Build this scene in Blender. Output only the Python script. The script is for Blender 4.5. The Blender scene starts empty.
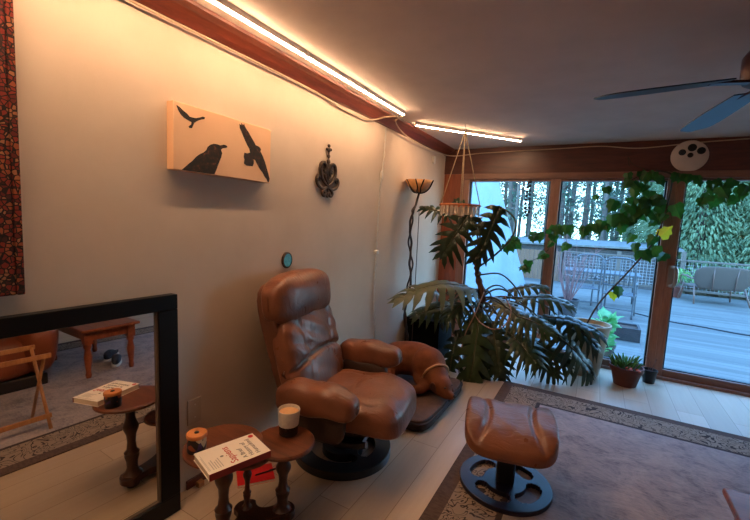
import bpy, bmesh, math, random
import numpy as np
from mathutils import Vector, Matrix
random.seed(7)
PI = math.pi
SC = bpy.context.scene
COL = SC.collection

# ------------------------------------------------------------------ camera, world, exposure
F_PX = 393.17
CAM = Vector((1.803, -4.957, 1.498))
YAW, PITCH, ROLL = math.radians(29.2794), math.radians(5.8289), math.radians(2.8402)
_f = Vector((-math.sin(YAW)*math.cos(PITCH), math.cos(YAW)*math.cos(PITCH), -math.sin(PITCH)))
_r = _f.cross(Vector((0, 0, 1))).normalized()
_u = _r.cross(_f)
CR = _r*math.cos(ROLL) + _u*math.sin(ROLL)
CU = -_r*math.sin(ROLL) + _u*math.cos(ROLL)
cd = bpy.data.cameras.new('camera')
cam = bpy.data.objects.new('camera', cd)
COL.objects.link(cam)
cd.sensor_fit = 'HORIZONTAL'
cd.sensor_width = 36.0
cd.lens = F_PX/750*36.0
cd.clip_start = 0.05
cd.clip_end = 300
m3 = Matrix((CR, CU, -_f)).transposed()
cam.matrix_world = Matrix.Translation(CAM) @ m3.to_4x4()
SC.camera = cam

SC.view_settings.view_transform = 'Standard'
SC.view_settings.look = 'None'
SC.view_settings.gamma = 1
SC.view_settings.use_curve_mapping = False
SC.view_settings.exposure = 0.60
LED_STRENGTH = 80.0
LED_COLOR = (1.0, 0.655, 0.385)
SKY_STRENGTH = 7.4

W = bpy.data.worlds.new('sky')
SC.world = W
W.use_nodes = True
nt = W.node_tree
nt.nodes.clear()
wo = nt.nodes.new('ShaderNodeOutputWorld')
bg = nt.nodes.new('ShaderNodeBackground')
tc = nt.nodes.new('ShaderNodeTexCoord')
sx = nt.nodes.new('ShaderNodeSeparateXYZ')
rp = nt.nodes.new('ShaderNodeValToRGB')
nt.links.new(tc.outputs['Generated'], sx.inputs[0])
nt.links.new(sx.outputs['Z'], rp.inputs[0])
rp.color_ramp.elements[0].position = 0.0
rp.color_ramp.elements[0].color = (0.43, 0.78, 0.92, 1)
rp.color_ramp.elements[1].position = 0.5
rp.color_ramp.elements[1].color = (0.17, 0.44, 0.93, 1)
nt.links.new(rp.outputs[0], bg.inputs[0])
bg.inputs[1].default_value = SKY_STRENGTH
nt.links.new(bg.outputs[0], wo.inputs[0])


def at(px, py, ax, v):
    """world point where the sight line of a measured photo point meets the plane axis = v"""
    d = _f + CR*((px-375)/F_PX) - CU*((py-260)/F_PX)
    i = 'xyz'.index(ax)
    return CAM + d*((v-CAM[i])/d[i])


# ------------------------------------------------------------------ materials
def lin(c):
    return tuple(((x/255/12.92) if x <= 10 else ((x/255+0.055)/1.055)**2.4) for x in c)


class NT:
    def __init__(s, name):
        s.m = bpy.data.materials.new(name)
        s.m.use_nodes = True
        s.t = s.m.node_tree
        s.b = s.t.nodes['Principled BSDF']
        s.out = s.t.nodes['Material Output']

    def n(s, typ, **kw):
        x = s.t.nodes.new('ShaderNode'+typ)
        for k, v in kw.items():
            setattr(x, k, v)
        return x

    def l(s, a, b):
        s.t.links.new(a, b)

    def coord(s, scale=(1, 1, 1), rot=(0, 0, 0), src='Object'):
        tcn = s.n('TexCoord')
        mp = s.n('Mapping')
        mp.inputs['Scale'].default_value = scale
        mp.inputs['Rotation'].default_value = rot
        s.l(tcn.outputs[src], mp.inputs[0])
        return mp.outputs[0]

    def ramp(s, fac, stops, interp='LINEAR'):
        r = s.n('ValToRGB')
        r.color_ramp.interpolation = interp
        e = r.color_ramp.elements
        while len(e) < len(stops):
            e.new(0.5)
        for q, (p, c) in zip(e, stops):
            q.position = p
            q.color = (*c, 1)
        s.l(fac, r.inputs[0])
        return r.outputs[0]

    def noise(s, co, scale, detail=4, rough=0.55, dist=0.0):
        x = s.n('TexNoise')
        x.inputs['Scale'].default_value = scale
        x.inputs['Detail'].default_value = detail
        x.inputs['Roughness'].default_value = rough
        x.inputs['Distortion'].default_value = dist
        s.l(co, x.inputs['Vector'])
        return x.outputs['Fac']

    def bump(s, h, strength=0.3, dist=0.01):
        b = s.n('Bump')
        b.inputs['Strength'].default_value = strength
        b.inputs['Distance'].default_value = dist
        s.l(h, b.inputs['Height'])
        s.l(b.outputs[0], s.b.inputs['Normal'])

    def math(s, op, a, b=None, c=None):
        x = s.n('Math', operation=op)
        for i, v in enumerate((a, b, c)):
            if v is None:
                continue
            if isinstance(v, (int, float)):
                x.inputs[i].default_value = v
            else:
                s.l(v, x.inputs[i])
        return x.outputs[0]

    def mix(s, fac, a, b):
        x = s.n('Mix', data_type='RGBA')
        if isinstance(fac, (int, float)):
            x.inputs[0].default_value = fac
        else:
            s.l(fac, x.inputs[0])
        for i, v in ((6, a), (7, b)):
            if isinstance(v, tuple):
                x.inputs[i].default_value = (*v, 1)
            else:
                s.l(v, x.inputs[i])
        return x.outputs[2]


def mat(name, c1, c2=None, scale=8, rough=0.6, bump=0.0, metal=0.0, spec=0.5, stretch=(1, 1, 1), bscale=None, coat=0.0, detail=4, rot=(0, 0, 0), trans=0.0):
    N = NT(name)
    c1 = lin(c1)
    c2 = lin(c2) if c2 else c1
    co = N.coord(stretch, rot)
    f = N.noise(co, scale, detail)
    N.l(N.ramp(f, [(0.3, c1), (0.7, c2)]), N.b.inputs['Base Color'])
    N.b.inputs['Roughness'].default_value = rough
    N.b.inputs['Metallic'].default_value = metal
    N.b.inputs['Specular IOR Level'].default_value = spec
    N.b.inputs['Coat Weight'].default_value = coat
    if trans:
        N.b.inputs['Transmission Weight'].default_value = trans
    if bump:
        N.bump(N.noise(co, bscale or scale*3, 5), bump)
    return N.m


def wood(name, dark, light, axis='x', rough=0.35, scale=6.0, coat=0.15):
    st = {'x': (0.12, 1, 1), 'y': (1, 0.12, 1), 'z': (1, 1, 0.12)}[axis]
    N = NT(name)
    co = N.coord(st)
    f = N.noise(co, scale*4, 6, 0.6, 0.6)
    g = N.noise(co, scale*14, 3)
    v = N.math('ADD', N.math('MULTIPLY', f, 0.75), N.math('MULTIPLY', g, 0.25))
    N.l(N.ramp(v, [(0.32, lin(dark)), (0.68, lin(light))]), N.b.inputs['Base Color'])
    N.b.inputs['Roughness'].default_value = rough
    N.b.inputs['Coat Weight'].default_value = coat
    N.b.inputs['Coat Roughness'].default_value = 0.25
    N.bump(v, 0.12, 0.003)
    return N.m


def leather(name, c1, c2, rough=0.36):
    N = NT(name)
    co = N.coord()
    f = N.noise(co, 5, 4)
    N.l(N.ramp(f, [(0.3, lin(c1)), (0.7, lin(c2))]), N.b.inputs['Base Color'])
    N.l(N.ramp(N.noise(co, 12, 3), [(0.3, (rough-0.06,)*3), (0.7, (rough+0.1,)*3)]), N.b.inputs['Roughness'])
    w1 = N.noise(N.coord((1, 2.2, 1)), 7, 3, 0.5, 1.2)
    crease = N.math('POWER', N.math('SUBTRACT', 1.0, N.math('ABSOLUTE', N.math('MULTIPLY', N.math('SUBTRACT', w1, 0.5), 7.0))), 2.0)
    crease = N.math('MAXIMUM', crease, 0.0)
    fine = N.noise(co, 160, 2)
    h = N.math('ADD', N.math('MULTIPLY', crease, -0.35), N.math('MULTIPLY', fine, 0.08))
    h = N.math('ADD', h, N.math('MULTIPLY', w1, 0.35))
    N.bump(h, 0.28, 0.010)
    return N.m


def glass(name, tint=(0.96, 0.98, 0.98)):
    N = NT(name)
    N.t.nodes.remove(N.b)
    tr = N.n('BsdfTransparent')
    tr.inputs[0].default_value = (*tint, 1)
    gl = N.n('BsdfGlossy')
    gl.inputs['Roughness'].default_value = 0.01
    fr = N.n('Fresnel')
    fr.inputs[0].default_value = 1.45
    mx = N.n('MixShader')
    N.l(fr.outputs[0], mx.inputs[0])
    N.l(tr.outputs[0], mx.inputs[1])
    N.l(gl.outputs[0], mx.inputs[2])
    N.l(mx.outputs[0], N.out.inputs[0])
    return N.m


def emit(name, col, strength):
    N = NT(name)
    N.b.inputs['Base Color'].default_value = (0.9, 0.9, 0.9, 1)
    N.b.inputs['Emission Color'].default_value = (*col, 1)
    N.b.inputs['Emission Strength'].default_value = strength
    return N.m


M = {}
M['wall'] = mat('wall paint', (196, 175, 156), (204, 184, 166), 3, 0.85, 0.06, bscale=120, spec=0.2)
M['wall_dim'] = mat('far wall paint', (192, 174, 154), (200, 182, 164), 3, 0.9)
M['ceiling'] = mat('textured ceiling paint', (200, 184, 172), (210, 194, 182), 4, 0.9, 0.12, bscale=90, spec=0.15)
M['redwood'] = wood('stained redwood trim', (84, 34, 22), (128, 58, 38), 'y', 0.4)
M['redwood_x'] = wood('stained redwood header', (66, 30, 22), (98, 48, 34), 'x', 0.45)
M['redwood_z'] = wood('stained redwood panel', (120, 58, 34), (160, 84, 50), 'z', 0.45)
M['frame_z'] = wood('oiled window frame upright', (126, 88, 74), (160, 116, 98), 'z', 0.5)
M['frame_x'] = wood('oiled window frame rail', (104, 68, 54), (138, 96, 80), 'x', 0.5)
M['seal'] = mat('dark window seal', (28, 34, 42), None, rough=0.6)
M['black_frame'] = mat('black satin frame', (10, 8, 8), (14, 11, 10), 10, 0.4, spec=0.25)
N = NT('mirror silver')
N.b.inputs['Base Color'].default_value = (0.86, 0.86, 0.84, 1)
N.b.inputs['Metallic'].default_value = 1
N.b.inputs['Roughness'].default_value = 0.01
M['mirror'] = N.m
M['glass'] = glass('window glass')
M['leather'] = leather('brown leather', (112, 66, 46), (136, 84, 60), 0.33)
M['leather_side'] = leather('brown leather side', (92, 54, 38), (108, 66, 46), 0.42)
M['leather_shaded'] = leather('shaded brown leather', (52, 32, 24), (64, 40, 30), 0.5)  # shade under the seat and arms put into a darker leather colour
M['leather_sofa'] = leather('rust leather', (112, 52, 26), (132, 64, 34), 0.4)
M['black_wood'] = mat('black lacquered wood', (20, 16, 18), (30, 24, 26), 14, 0.32, coat=0.3)
M['walnut'] = wood('dark walnut', (78, 38, 22), (124, 68, 42), 'x', 0.38)
M['walnut_z'] = wood('dark walnut turned', (46, 22, 14), (78, 40, 24), 'z', 0.35)
M['cherry'] = wood('reddish cherry', (110, 48, 24), (152, 78, 42), 'x', 0.35)
M['tray_wood'] = wood('pale folding wood', (150, 96, 56), (190, 134, 86), 'z', 0.5)
M['white_plastic'] = mat('white plastic', (214, 206, 196), None, rough=0.45)
M['plate'] = mat('beige cover plate', (186, 164, 144), None, rough=0.5)
M['cable'] = mat('pale cable', (186, 158, 132), None, rough=0.6)
M['cable_dark'] = mat('dark cable', (60, 40, 30), None, rough=0.6)
M['cord'] = mat('hemp cord', (196, 172, 138), (170, 142, 108), 60, 0.9)
M['iron'] = mat('dark bronze iron', (44, 32, 26), (84, 64, 50), 40, 0.45, metal=0.5)
M['vine_iron'] = mat('twisted brown iron', (38, 24, 18), (58, 38, 26), 30, 0.5)
M['canvas'] = mat('peach canvas', (226, 178, 140), (232, 188, 150), 4, 0.85, 0.05, bscale=400)
N = NT('raven paint')
co = N.coord()
N.l(N.ramp(N.noise(co, 45, 5), [(0.42, lin((22, 14, 12))), (0.62, lin((48, 24, 14))), (0.75, lin((120, 64, 32)))]), N.b.inputs['Base Color'])
N.b.inputs['Roughness'].default_value = 0.8
M['raven'] = N.m
M['teal'] = mat('teal enamel', (60, 150, 165), (96, 190, 200), 60, 0.4)
M['paper'] = mat('book pages', (226, 210, 190), (206, 188, 166), 120, 0.8, stretch=(0.1, 0.1, 6))
M['cover'] = mat('cream book cover', (236, 222, 206), None, rough=0.45)
M['red_ink'] = mat('red ink', (200, 30, 34), None, rough=0.5)
M['grey_ink'] = mat('grey ink', (128, 118, 112), None, rough=0.5)
M['pale_ink'] = mat('pale grey ink', (190, 178, 168), None, rough=0.5)
M['red_cover'] = mat('red notebook cover', (206, 22, 28), (190, 16, 24), 8, 0.5)
M['pen'] = mat('black pen plastic', (18, 12, 12), None, rough=0.35)
M['ceramic'] = mat('white speckled ceramic', (216, 204, 190), (196, 184, 170), 60, 0.4)
M['ceramic_dark'] = mat('dark brown glaze', (34, 24, 22), (48, 34, 28), 30, 0.25)
M['coffee'] = mat('milky coffee', (202, 150, 100), (214, 166, 118), 30, 0.5)
M['lid_wood'] = wood('orange lid wood', (196, 112, 56), (220, 144, 84), 'x', 0.45)
M['knob'] = mat('black lid knob', (20, 14, 12), None, rough=0.4)
N = NT('patterned tin')
co = N.coord()
v = N.n('TexVoronoi')
v.inputs['Scale'].default_value = 46
N.l(co, v.inputs['Vector'])
sp = N.n('SeparateColor')
N.l(v.outputs['Color'], sp.inputs[0])
N.l(N.ramp(sp.outputs[0], [(0, lin((20, 18, 26))), (0.45, lin((40, 34, 40))), (0.6, lin((150, 70, 40))), (0.75, lin((190, 170, 140))), (0.9, lin((60, 40, 90)))], 'CONSTANT'), N.b.inputs['Base Color'])
N.b.inputs['Roughness'].default_value = 0.4
M['tin'] = N.m
M['fur'] = mat('russet dog coat', (104, 54, 30), (132, 74, 44), 14, 0.75, 0.35, stretch=(1, 1, 1), bscale=140, spec=0.25)
M['dog_dark'] = mat('dark muzzle', (34, 20, 16), (46, 28, 20), 20, 0.6)
M['collar'] = mat('tan collar', (190, 142, 100), None, rough=0.7)
M['bed'] = mat('brown dog bed fabric', (88, 62, 52), (108, 78, 66), 30, 0.9, 0.3, bscale=200)
M['bed_dark'] = mat('dark bed edge fabric', (44, 32, 32), (58, 42, 40), 30, 0.9, 0.3, bscale=200)
M['shade'] = mat('amber glass shade', (226, 168, 110), (196, 130, 78), 14, 0.35)
M['box_black'] = mat('matt black cabinet', (5, 5, 6), (8, 8, 8), 10, 0.8, spec=0.1)
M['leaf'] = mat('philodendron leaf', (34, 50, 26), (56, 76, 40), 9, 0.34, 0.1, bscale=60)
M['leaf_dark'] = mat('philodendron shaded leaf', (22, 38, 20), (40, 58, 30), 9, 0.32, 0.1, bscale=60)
M['leaf_pale'] = mat('philodendron pale leaf', (70, 76, 50), (94, 98, 66), 9, 0.45, 0.1, bscale=60)  # paler grey green version of the leaf colour
M['petiole'] = mat('green brown stalk', (54, 62, 34), (78, 70, 42), 12, 0.5)
M['trunk_plant'] = mat('knotty stem', (92, 52, 34), (64, 44, 30), 30, 0.7, 0.4)
M['root'] = mat('pale aerial root', (150, 112, 88), (120, 86, 66), 20, 0.7)
M['vine_leaf'] = mat('vine leaf', (30, 78, 24), (66, 118, 36), 9, 0.45)
M['vine_yellow'] = mat('yellow vine leaf', (170, 180, 40), (190, 176, 50), 9, 0.5)
M['vine_stem'] = mat('dark vine stem', (50, 38, 28), (66, 52, 34), 20, 0.7)
M['cream_pot'] = mat('cream glazed pot', (186, 172, 148), (172, 158, 132), 6, 0.45)
M['terracotta'] = mat('terracotta', (98, 48, 36), (78, 38, 30), 10, 0.75)
M['soil'] = mat('potting soil', (44, 32, 26), (64, 46, 36), 60, 0.95, 0.6)
M['spike'] = mat('spiky succulent leaf', (52, 104, 40), (86, 140, 60), 14, 0.45)
M['orange_bits'] = mat('orange clay bits', (200, 92, 60), (170, 70, 44), 20, 0.7)
M['black_pot'] = mat('black plastic pot', (14, 14, 18), None, rough=0.5)
M['aqua_leaf'] = mat('aqua green leaf', (70, 150, 90), (110, 180, 120), 10, 0.5)
M['shell'] = mat('capiz shell', (206, 186, 160), (170, 156, 146), 30, 0.35)
M['ring_wood'] = wood('orange ring wood', (170, 92, 52), (200, 120, 74), 'x', 0.5)
M['bead'] = mat('black bead', (16, 12, 14), None, rough=0.3)
M['disc_white'] = mat('white disc', (206, 190, 178), (190, 172, 160), 6, 0.6)
M['disc_hole'] = mat('dark disc recess', (18, 12, 12), None, rough=0.5)
M['fan_dark'] = mat('dark fan blade', (38, 34, 38), (48, 42, 46), 10, 0.35)
M['fan_under'] = mat('grey fan blade underside', (120, 128, 140), (130, 138, 150), 10, 0.35)
M['fan_motor'] = mat('bronze fan motor', (70, 34, 28), None, rough=0.35, metal=0.4)
M['handle'] = mat('pale metal handle', (150, 134, 124), None, rough=0.4, metal=0.4)
M['led_body'] = mat('led housing', (230, 220, 210), None, rough=0.5)
M['led'] = emit('led diffuser', LED_COLOR, LED_STRENGTH)
M['deck_rail'] = mat('weathered grey rail wood', (98, 90, 82), (80, 76, 72), 20, 0.85)
M['mesh_wire'] = mat('galvanised wire', (150, 156, 160), None, rough=0.5)
M['wicker'] = mat('taupe woven seat', (76, 66, 60), (62, 54, 50), 60, 0.8)
M['chair_metal'] = mat('brown tube metal', (92, 70, 62), None, rough=0.45)
M['blue_metal'] = mat('blue grey patio metal', (76, 84, 92), (62, 70, 78), 14, 0.5)
M['tarp'] = mat('pale blue tarp', (96, 114, 124), (108, 126, 136), 3, 0.6)
M['roof_pale'] = mat('pale weathered roof', (98, 102, 102), (70, 76, 78), 8, 0.9)
M['shed_dark'] = mat('dark shed boards', (42, 44, 50), (60, 60, 64), 8, 0.9)
M['fence_tan'] = mat('tan cedar fence', (126, 96, 76), (100, 76, 60), 8, 0.9, stretch=(6, 6, 0.5))
M['bark'] = mat('grey brown bark', (74, 70, 68), (98, 94, 90), 12, 0.95, 0.5, stretch=(1, 1, 0.3))
M['conifer'] = mat('conifer needles', (70, 104, 72), (112, 146, 104), 3, 0.8)
M['conifer_dark'] = mat('dark conifer needles', (44, 78, 66), (80, 116, 92), 3, 0.8)
M['twig'] = mat('bare reddish twig', (120, 84, 84), (96, 72, 74), 12, 0.8)
M['ground'] = mat('forest ground', (110, 112, 96), (140, 138, 120), 1.5, 1.0)
M['sneaker'] = mat('dark sneaker fabric', (44, 48, 60), (60, 64, 78), 30, 0.8)
M['sole'] = mat('pale rubber sole', (190, 186, 180), None, rough=0.7)



def leafy(name, c1, c2, rough, tr, scale=4):
    m_ = mat(name, c1, c2, scale, rough)
    t_ = m_.node_tree
    b_ = t_.nodes['Principled BSDF']
    o_ = t_.nodes['Material Output']
    tl_ = t_.nodes.new('ShaderNodeBsdfTranslucent')
    mx_ = t_.nodes.new('ShaderNodeMixShader')
    src = b_.inputs['Base Color'].links[0].from_socket
    t_.links.new(src, tl_.inputs[0])
    mx_.inputs[0].default_value = tr
    t_.links.new(b_.outputs[0], mx_.inputs[1])
    t_.links.new(tl_.outputs[0], mx_.inputs[2])
    t_.links.new(mx_.outputs[0], o_.inputs[0])
    return m_


M['vine_leaf'] = leafy('vine leaf', (24, 66, 22), (52, 106, 34), 0.45, 0.32, 9)
M['vine_yellow'] = leafy('yellow vine leaf', (190, 196, 40), (206, 190, 50), 0.5, 0.4, 9)
M['aqua_leaf'] = leafy('aqua green leaf', (70, 150, 90), (110, 180, 120), 0.5, 0.35, 9)
M['conifer'] = leafy('conifer needles', (76, 104, 78), (122, 144, 108), 0.8, 0.35, 1.5)
M['conifer_dark'] = leafy('dark conifer needles', (56, 86, 76), (92, 122, 104), 0.8, 0.35, 1.5)

# floor planks
N = NT('pale laminate planks')
co = N.coord((1, 1, 1), (0, 0, PI/2))
br = N.n('TexBrick')
br.offset = 0.37
br.inputs['Scale'].default_value = 1
br.inputs['Brick Width'].default_value = 1.25
br.inputs['Row Height'].default_value = 0.19
br.inputs['Mortar Size'].default_value = 0.0018
br.inputs['Color1'].default_value = (*lin((204, 180, 156)), 1)
br.inputs['Color2'].default_value = (*lin((184, 160, 136)), 1)
br.inputs['Mortar'].default_value = (*lin((130, 104, 84)), 1)
N.l(co, br.inputs['Vector'])
g = N.noise(N.coord((1, 0.08, 1)), 22, 5, 0.6, 0.5)
N.l(N.mix(N.math('MULTIPLY', g, 0.45), br.outputs['Color'], lin((140, 112, 90))), N.b.inputs['Base Color'])
N.b.inputs['Roughness'].default_value = 0.36
N.bump(br.outputs['Fac'], -0.15, 0.003)
M['floor'] = N.m

# deck planks
N = NT('weathered deck boards')
co = N.coord()
br = N.n('TexBrick')
br.offset = 0.43
br.inputs['Scale'].default_value = 1
br.inputs['Brick Width'].default_value = 3.6
br.inputs['Row Height'].default_value = 0.14
br.inputs['Mortar Size'].default_value = 0.012
br.inputs['Color1'].default_value = (*lin((84, 88, 86)), 1)
br.inputs['Color2'].default_value = (*lin((42, 47, 50)), 1)
br.inputs['Mortar'].default_value = (*lin((40, 46, 56)), 1)
N.l(co, br.inputs['Vector'])
g = N.noise(N.coord((0.12, 2.2, 1)), 7, 6, 0.7)
N.l(N.mix(N.math('MULTIPLY', g, 0.5), br.outputs['Color'], lin((106, 106, 100))), N.b.inputs['Base Color'])
N.b.inputs['Roughness'].default_value = 0.6
N.bump(br.outputs['Fac'], -0.4, 0.01)
M['deck'] = N.m

# rug: bands measured from its own edges
RUG = (1.15, 3.95, -6.4, -1.09)
N = NT('woven rug pattern')
tcn = N.n('TexCoord')
sp = N.n('SeparateXYZ')
N.l(tcn.outputs['Object'], sp.inputs[0])
hx, hy = (RUG[1]-RUG[0])/2, (RUG[3]-RUG[2])/2
dx = N.math('SUBTRACT', hx, N.math('ABSOLUTE', sp.outputs['X']))
dy = N.math('SUBTRACT', hy, N.math('ABSOLUTE', sp.outputs['Y']))
d = N.math('MINIMUM', dx, dy)
co = N.coord()
# scroll pattern
wv = N.noise(co, 6.5, 1.2, 0.5, 2.4)
scroll = N.math('ABSOLUTE', N.math('SUBTRACT', N.math('FRACT', N.math('MULTIPLY', wv, 7.0)), 0.5))
scroll_l = N.math('LESS_THAN', scroll, 0.13)
band = N.mix(scroll_l, lin((152, 132, 116)), lin((50, 40, 40)))
mott = N.noise(co, 5, 8, 0.72, 1.0)
mott2 = N.noise(N.coord((1, 3, 1)), 26, 4, 0.7)
mv = N.math('ADD', N.math('MULTIPLY', mott, 0.65), N.math('MULTIPLY', mott2, 0.35))
field = N.ramp(mv, [(0.34, lin((104, 102, 112))), (0.47, lin((158, 146, 148))), (0.6, lin((184, 168, 164))), (0.72, lin((134, 130, 142)))])
edge = N.ramp(mott2, [(0.3, lin((66, 50, 46))), (0.7, lin((96, 76, 68)))])
in1 = N.math('GREATER_THAN', d, 0.085)
c = N.mix(in1, edge, band)
in2 = N.math('GREATER_THAN', d, 0.33)
c = N.mix(in2, c, lin((58, 48, 50)))
in3 = N.math('GREATER_THAN', d, 0.36)
c = N.mix(in3, c, field)
# worn pile over everything
c = N.mix(N.math('MULTIPLY', N.noise(co, 60, 3), 0.3), c, lin((120, 104, 98)))
N.l(c, N.b.inputs['Base Color'])
N.b.inputs['Roughness'].default_value = 0.95
N.b.inputs['Specular IOR Level'].default_value = 0.15
N.bump(N.noise(co, 220, 2), 0.5, 0.004)
M['rug'] = N.m

# tapestry
N = NT('woven floral tapestry')
co = N.coord((1, 1, 1))
v = N.n('TexVoronoi')
v.inputs['Scale'].default_value = 64
N.l(co, v.inputs['Vector'])
v2 = N.n('TexVoronoi', feature='DISTANCE_TO_EDGE')
v2.inputs['Scale'].default_value = 64
N.l(co, v2.inputs['Vector'])
sp = N.n('SeparateColor')
N.l(v.outputs['Color'], sp.inputs[0])
c = N.ramp(sp.outputs[0], [(0, lin((124, 40, 28))), (0.35, lin((142, 72, 40))), (0.55, lin((92, 26, 22))), (0.75, lin((150, 98, 64))), (0.9, lin((60, 24, 20)))], 'CONSTANT')
c = N.mix(N.math('LESS_THAN', v2.outputs[0], 0.1), c, lin((26, 14, 12)))
N.l(c, N.b.inputs['Base Color'])
N.b.inputs['Roughness'].default_value = 0.95
M['tapestry'] = N.m


# ------------------------------------------------------------------ mesh builder
class MB:
    def __init__(s):
        s.v = []
        s.f = []
        s.mi = []

    def add(s, vs, fs, mi=0):
        o = len(s.v)
        s.v += [tuple(x) for x in vs]
        s.f += [tuple(i+o for i in f) for f in fs]
        s.mi += [mi]*len(fs)

    def box(s, lo, hi, mi=0, mtx=None):
        x0, y0, z0 = lo
        x1, y1, z1 = hi
        vs = [Vector(p) for p in ((x0, y0, z0), (x1, y0, z0), (x1, y1, z0), (x0, y1, z0), (x0, y0, z1), (x1, y0, z1), (x1, y1, z1), (x0, y1, z1))]
        if mtx is not None:
            vs = [mtx @ p for p in vs]
        s.add(vs, [(0, 3, 2, 1), (4, 5, 6, 7), (0, 1, 5, 4), (1, 2, 6, 5), (2, 3, 7, 6), (3, 0, 4, 7)], mi)
        return s

    def tube(s, pts, r, seg=8, mi=0, cap=True):
        pts = [Vector(p) for p in pts]
        n = len(pts)
        rs = r if isinstance(r, (list, tuple)) else [r]*n
        t0 = (pts[1]-pts[0]).normalized()
        ref = Vector((0, 0, 1)) if abs(t0.z) < 0.9 else Vector((1, 0, 0))
        a = t0.cross(ref).normalized()
        vs = []
        for i, p in enumerate(pts):
            t = (pts[min(i+1, n-1)]-pts[max(i-1, 0)])
            if t.length < 1e-9:
                t = t0
            t.normalize()
            a = a - t*a.dot(t)
            if a.length < 1e-6:
                a = t.cross(Vector((0.3, 0.5, 0.8)))
            a.normalize()
            b = t.cross(a)
            for k in range(seg):
                q = 2*PI*k/seg
                vs.append(p + (a*math.cos(q)+b*math.sin(q))*rs[i])
        fs = []
        for i in range(n-1):
            for k in range(seg):
                k2 = (k+1) % seg
                fs.append((i*seg+k, i*seg+k2, (i+1)*seg+k2, (i+1)*seg+k))
        if cap:
            fs.append(tuple(range(seg-1, -1, -1)))
            fs.append(tuple((n-1)*seg+k for k in range(seg)))
        s.add(vs, fs, mi)
        return s

    def lathe(s, prof, c=(0, 0, 0), seg=32, mi=0, mtx=None):
        """prof: list of (r, z) bottom to top; r = 0 closes"""
        vs, fs, ring = [], [], []
        for r, z in prof:
            if r < 1e-6:
                ring.append([len(vs)])
                vs.append(Vector((0, 0, z)))
            else:
                ring.append(list(range(len(vs), len(vs)+seg)))
                for k in range(seg):
                    q = 2*PI*k/seg
                    vs.append(Vector((r*math.cos(q), r*math.sin(q), z)))
        for a, b in zip(ring, ring[1:]):
            for k in range(seg):
                k2 = (k+1) % seg
                if len(a) == 1 and len(b) == 1:
                    continue
                if len(a) == 1:
                    fs.append((a[0], b[k2], b[k]))
                elif len(b) == 1:
                    fs.append((a[k], a[k2], b[0]))
                else:
                    fs.append((a[k], a[k2], b[k2], b[k]))
        if mtx is not None:
            vs = [mtx @ p for p in vs]
        s.add([p+Vector(c) for p in vs], fs, mi)
        return s

    def prism(s, outline, h, mtx=None, mi=0):
        """outline: xy points; extruded to z = h"""
        n = len(outline)
        vs = [Vector((x, y, 0)) for x, y in outline]+[Vector((x, y, h)) for x, y in outline]
        if mtx is not None:
            vs = [mtx @ p for p in vs]
        fs = [tuple(range(n-1, -1, -1)), tuple(range(n, 2*n))]
        for k in range(n):
            k2 = (k+1) % n
            fs.append((k, k2, n+k2, n+k))
        s.add(vs, fs, mi)
        return s

    def sq(s, half, n=4.0, res=10, fn=None, mtx=None, mi=0):
        """rounded box (superquadric) with half sizes; fn deforms local points"""
        vs, fs, idx = [], [], {}
        H = Vector(half)

        def vid(p):
            k = tuple(round(x, 5) for x in p)
            if k not in idx:
                idx[k] = len(vs)
                q = sum(abs(x)**n for x in p)**(1/n)
                w = Vector((p[0]/q*H.x, p[1]/q*H.y, p[2]/q*H.z))
                if fn:
                    w = Vector(fn(w))
                vs.append(mtx @ w if mtx is not None else w)
            return idx[k]
        for ax in range(3):
            for sg in (-1, 1):
                for i in range(res):
                    for j in range(res):
                        quad = []
                        for di, dj in ((0, 0), (1, 0), (1, 1), (0, 1)):
                            p = [0, 0, 0]
                            p[ax] = sg
                            p[(ax+1) % 3] = math.tan((-1+2*(i+di)/res)*PI/4)
                            p[(ax+2) % 3] = math.tan((-1+2*(j+dj)/res)*PI/4)
                            quad.append(vid(p))
                        if sg < 0:
                            quad.reverse()
                        fs.append(tuple(quad))
        s.add(vs, fs, mi)
        return s

    def build(s, name, mats, parent=None, smooth=False, bevel=0, subsurf=0, solid=0, auto=False, centre=True, kind=None):
        me = bpy.data.meshes.new(name)
        off = Vector((0, 0, 0))
        if parent is None and centre:
            xs, ys, zs = zip(*s.v)
            off = Vector(((min(xs)+max(xs))/2, (min(ys)+max(ys))/2, min(zs)))
        me.from_pydata([tuple(Vector(p)-off) for p in s.v], [], s.f)
        if not isinstance(mats, (list, tuple)):
            mats = [mats]
        for q in mats:
            me.materials.append(q)
        me.polygons.foreach_set('material_index', s.mi)
        if smooth or auto:
            me.polygons.foreach_set('use_smooth', [True]*len(s.f))
        me.update()
        if auto:
            me.set_sharp_from_angle(angle=math.radians(38))
        o = bpy.data.objects.new(name, me)
        COL.objects.link(o)
        o.location = off
        if parent:
            o.parent = parent
        if bevel:
            b = o.modifiers.new('bevel', 'BEVEL')
            b.width = bevel
            b.segments = 2
            b.limit_method = 'ANGLE'
        if solid:
            q = o.modifiers.new('solid', 'SOLIDIFY')
            q.thickness = solid
            q.offset = -1
        if subsurf:
            q = o.modifiers.new('sub', 'SUBSURF')
            q.levels = q.render_levels = subsurf
        if kind:
            o['kind'] = kind
        return o


def tag(o, label=None, cat=None, group=None, kind=None):
    if label:
        o['label'] = label
    if cat:
        o['category'] = cat
    if group:
        o['group'] = group
    if kind:
        o['kind'] = kind
    return o


def thing(name, loc, label, cat, group=None, rz=0.0):
    o = bpy.data.objects.new(name, None)
    o.empty_display_size = 0.1
    COL.objects.link(o)
    o.location = loc
    o.rotation_euler = (0, 0, rz)
    return tag(o, label, cat, group)


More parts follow.
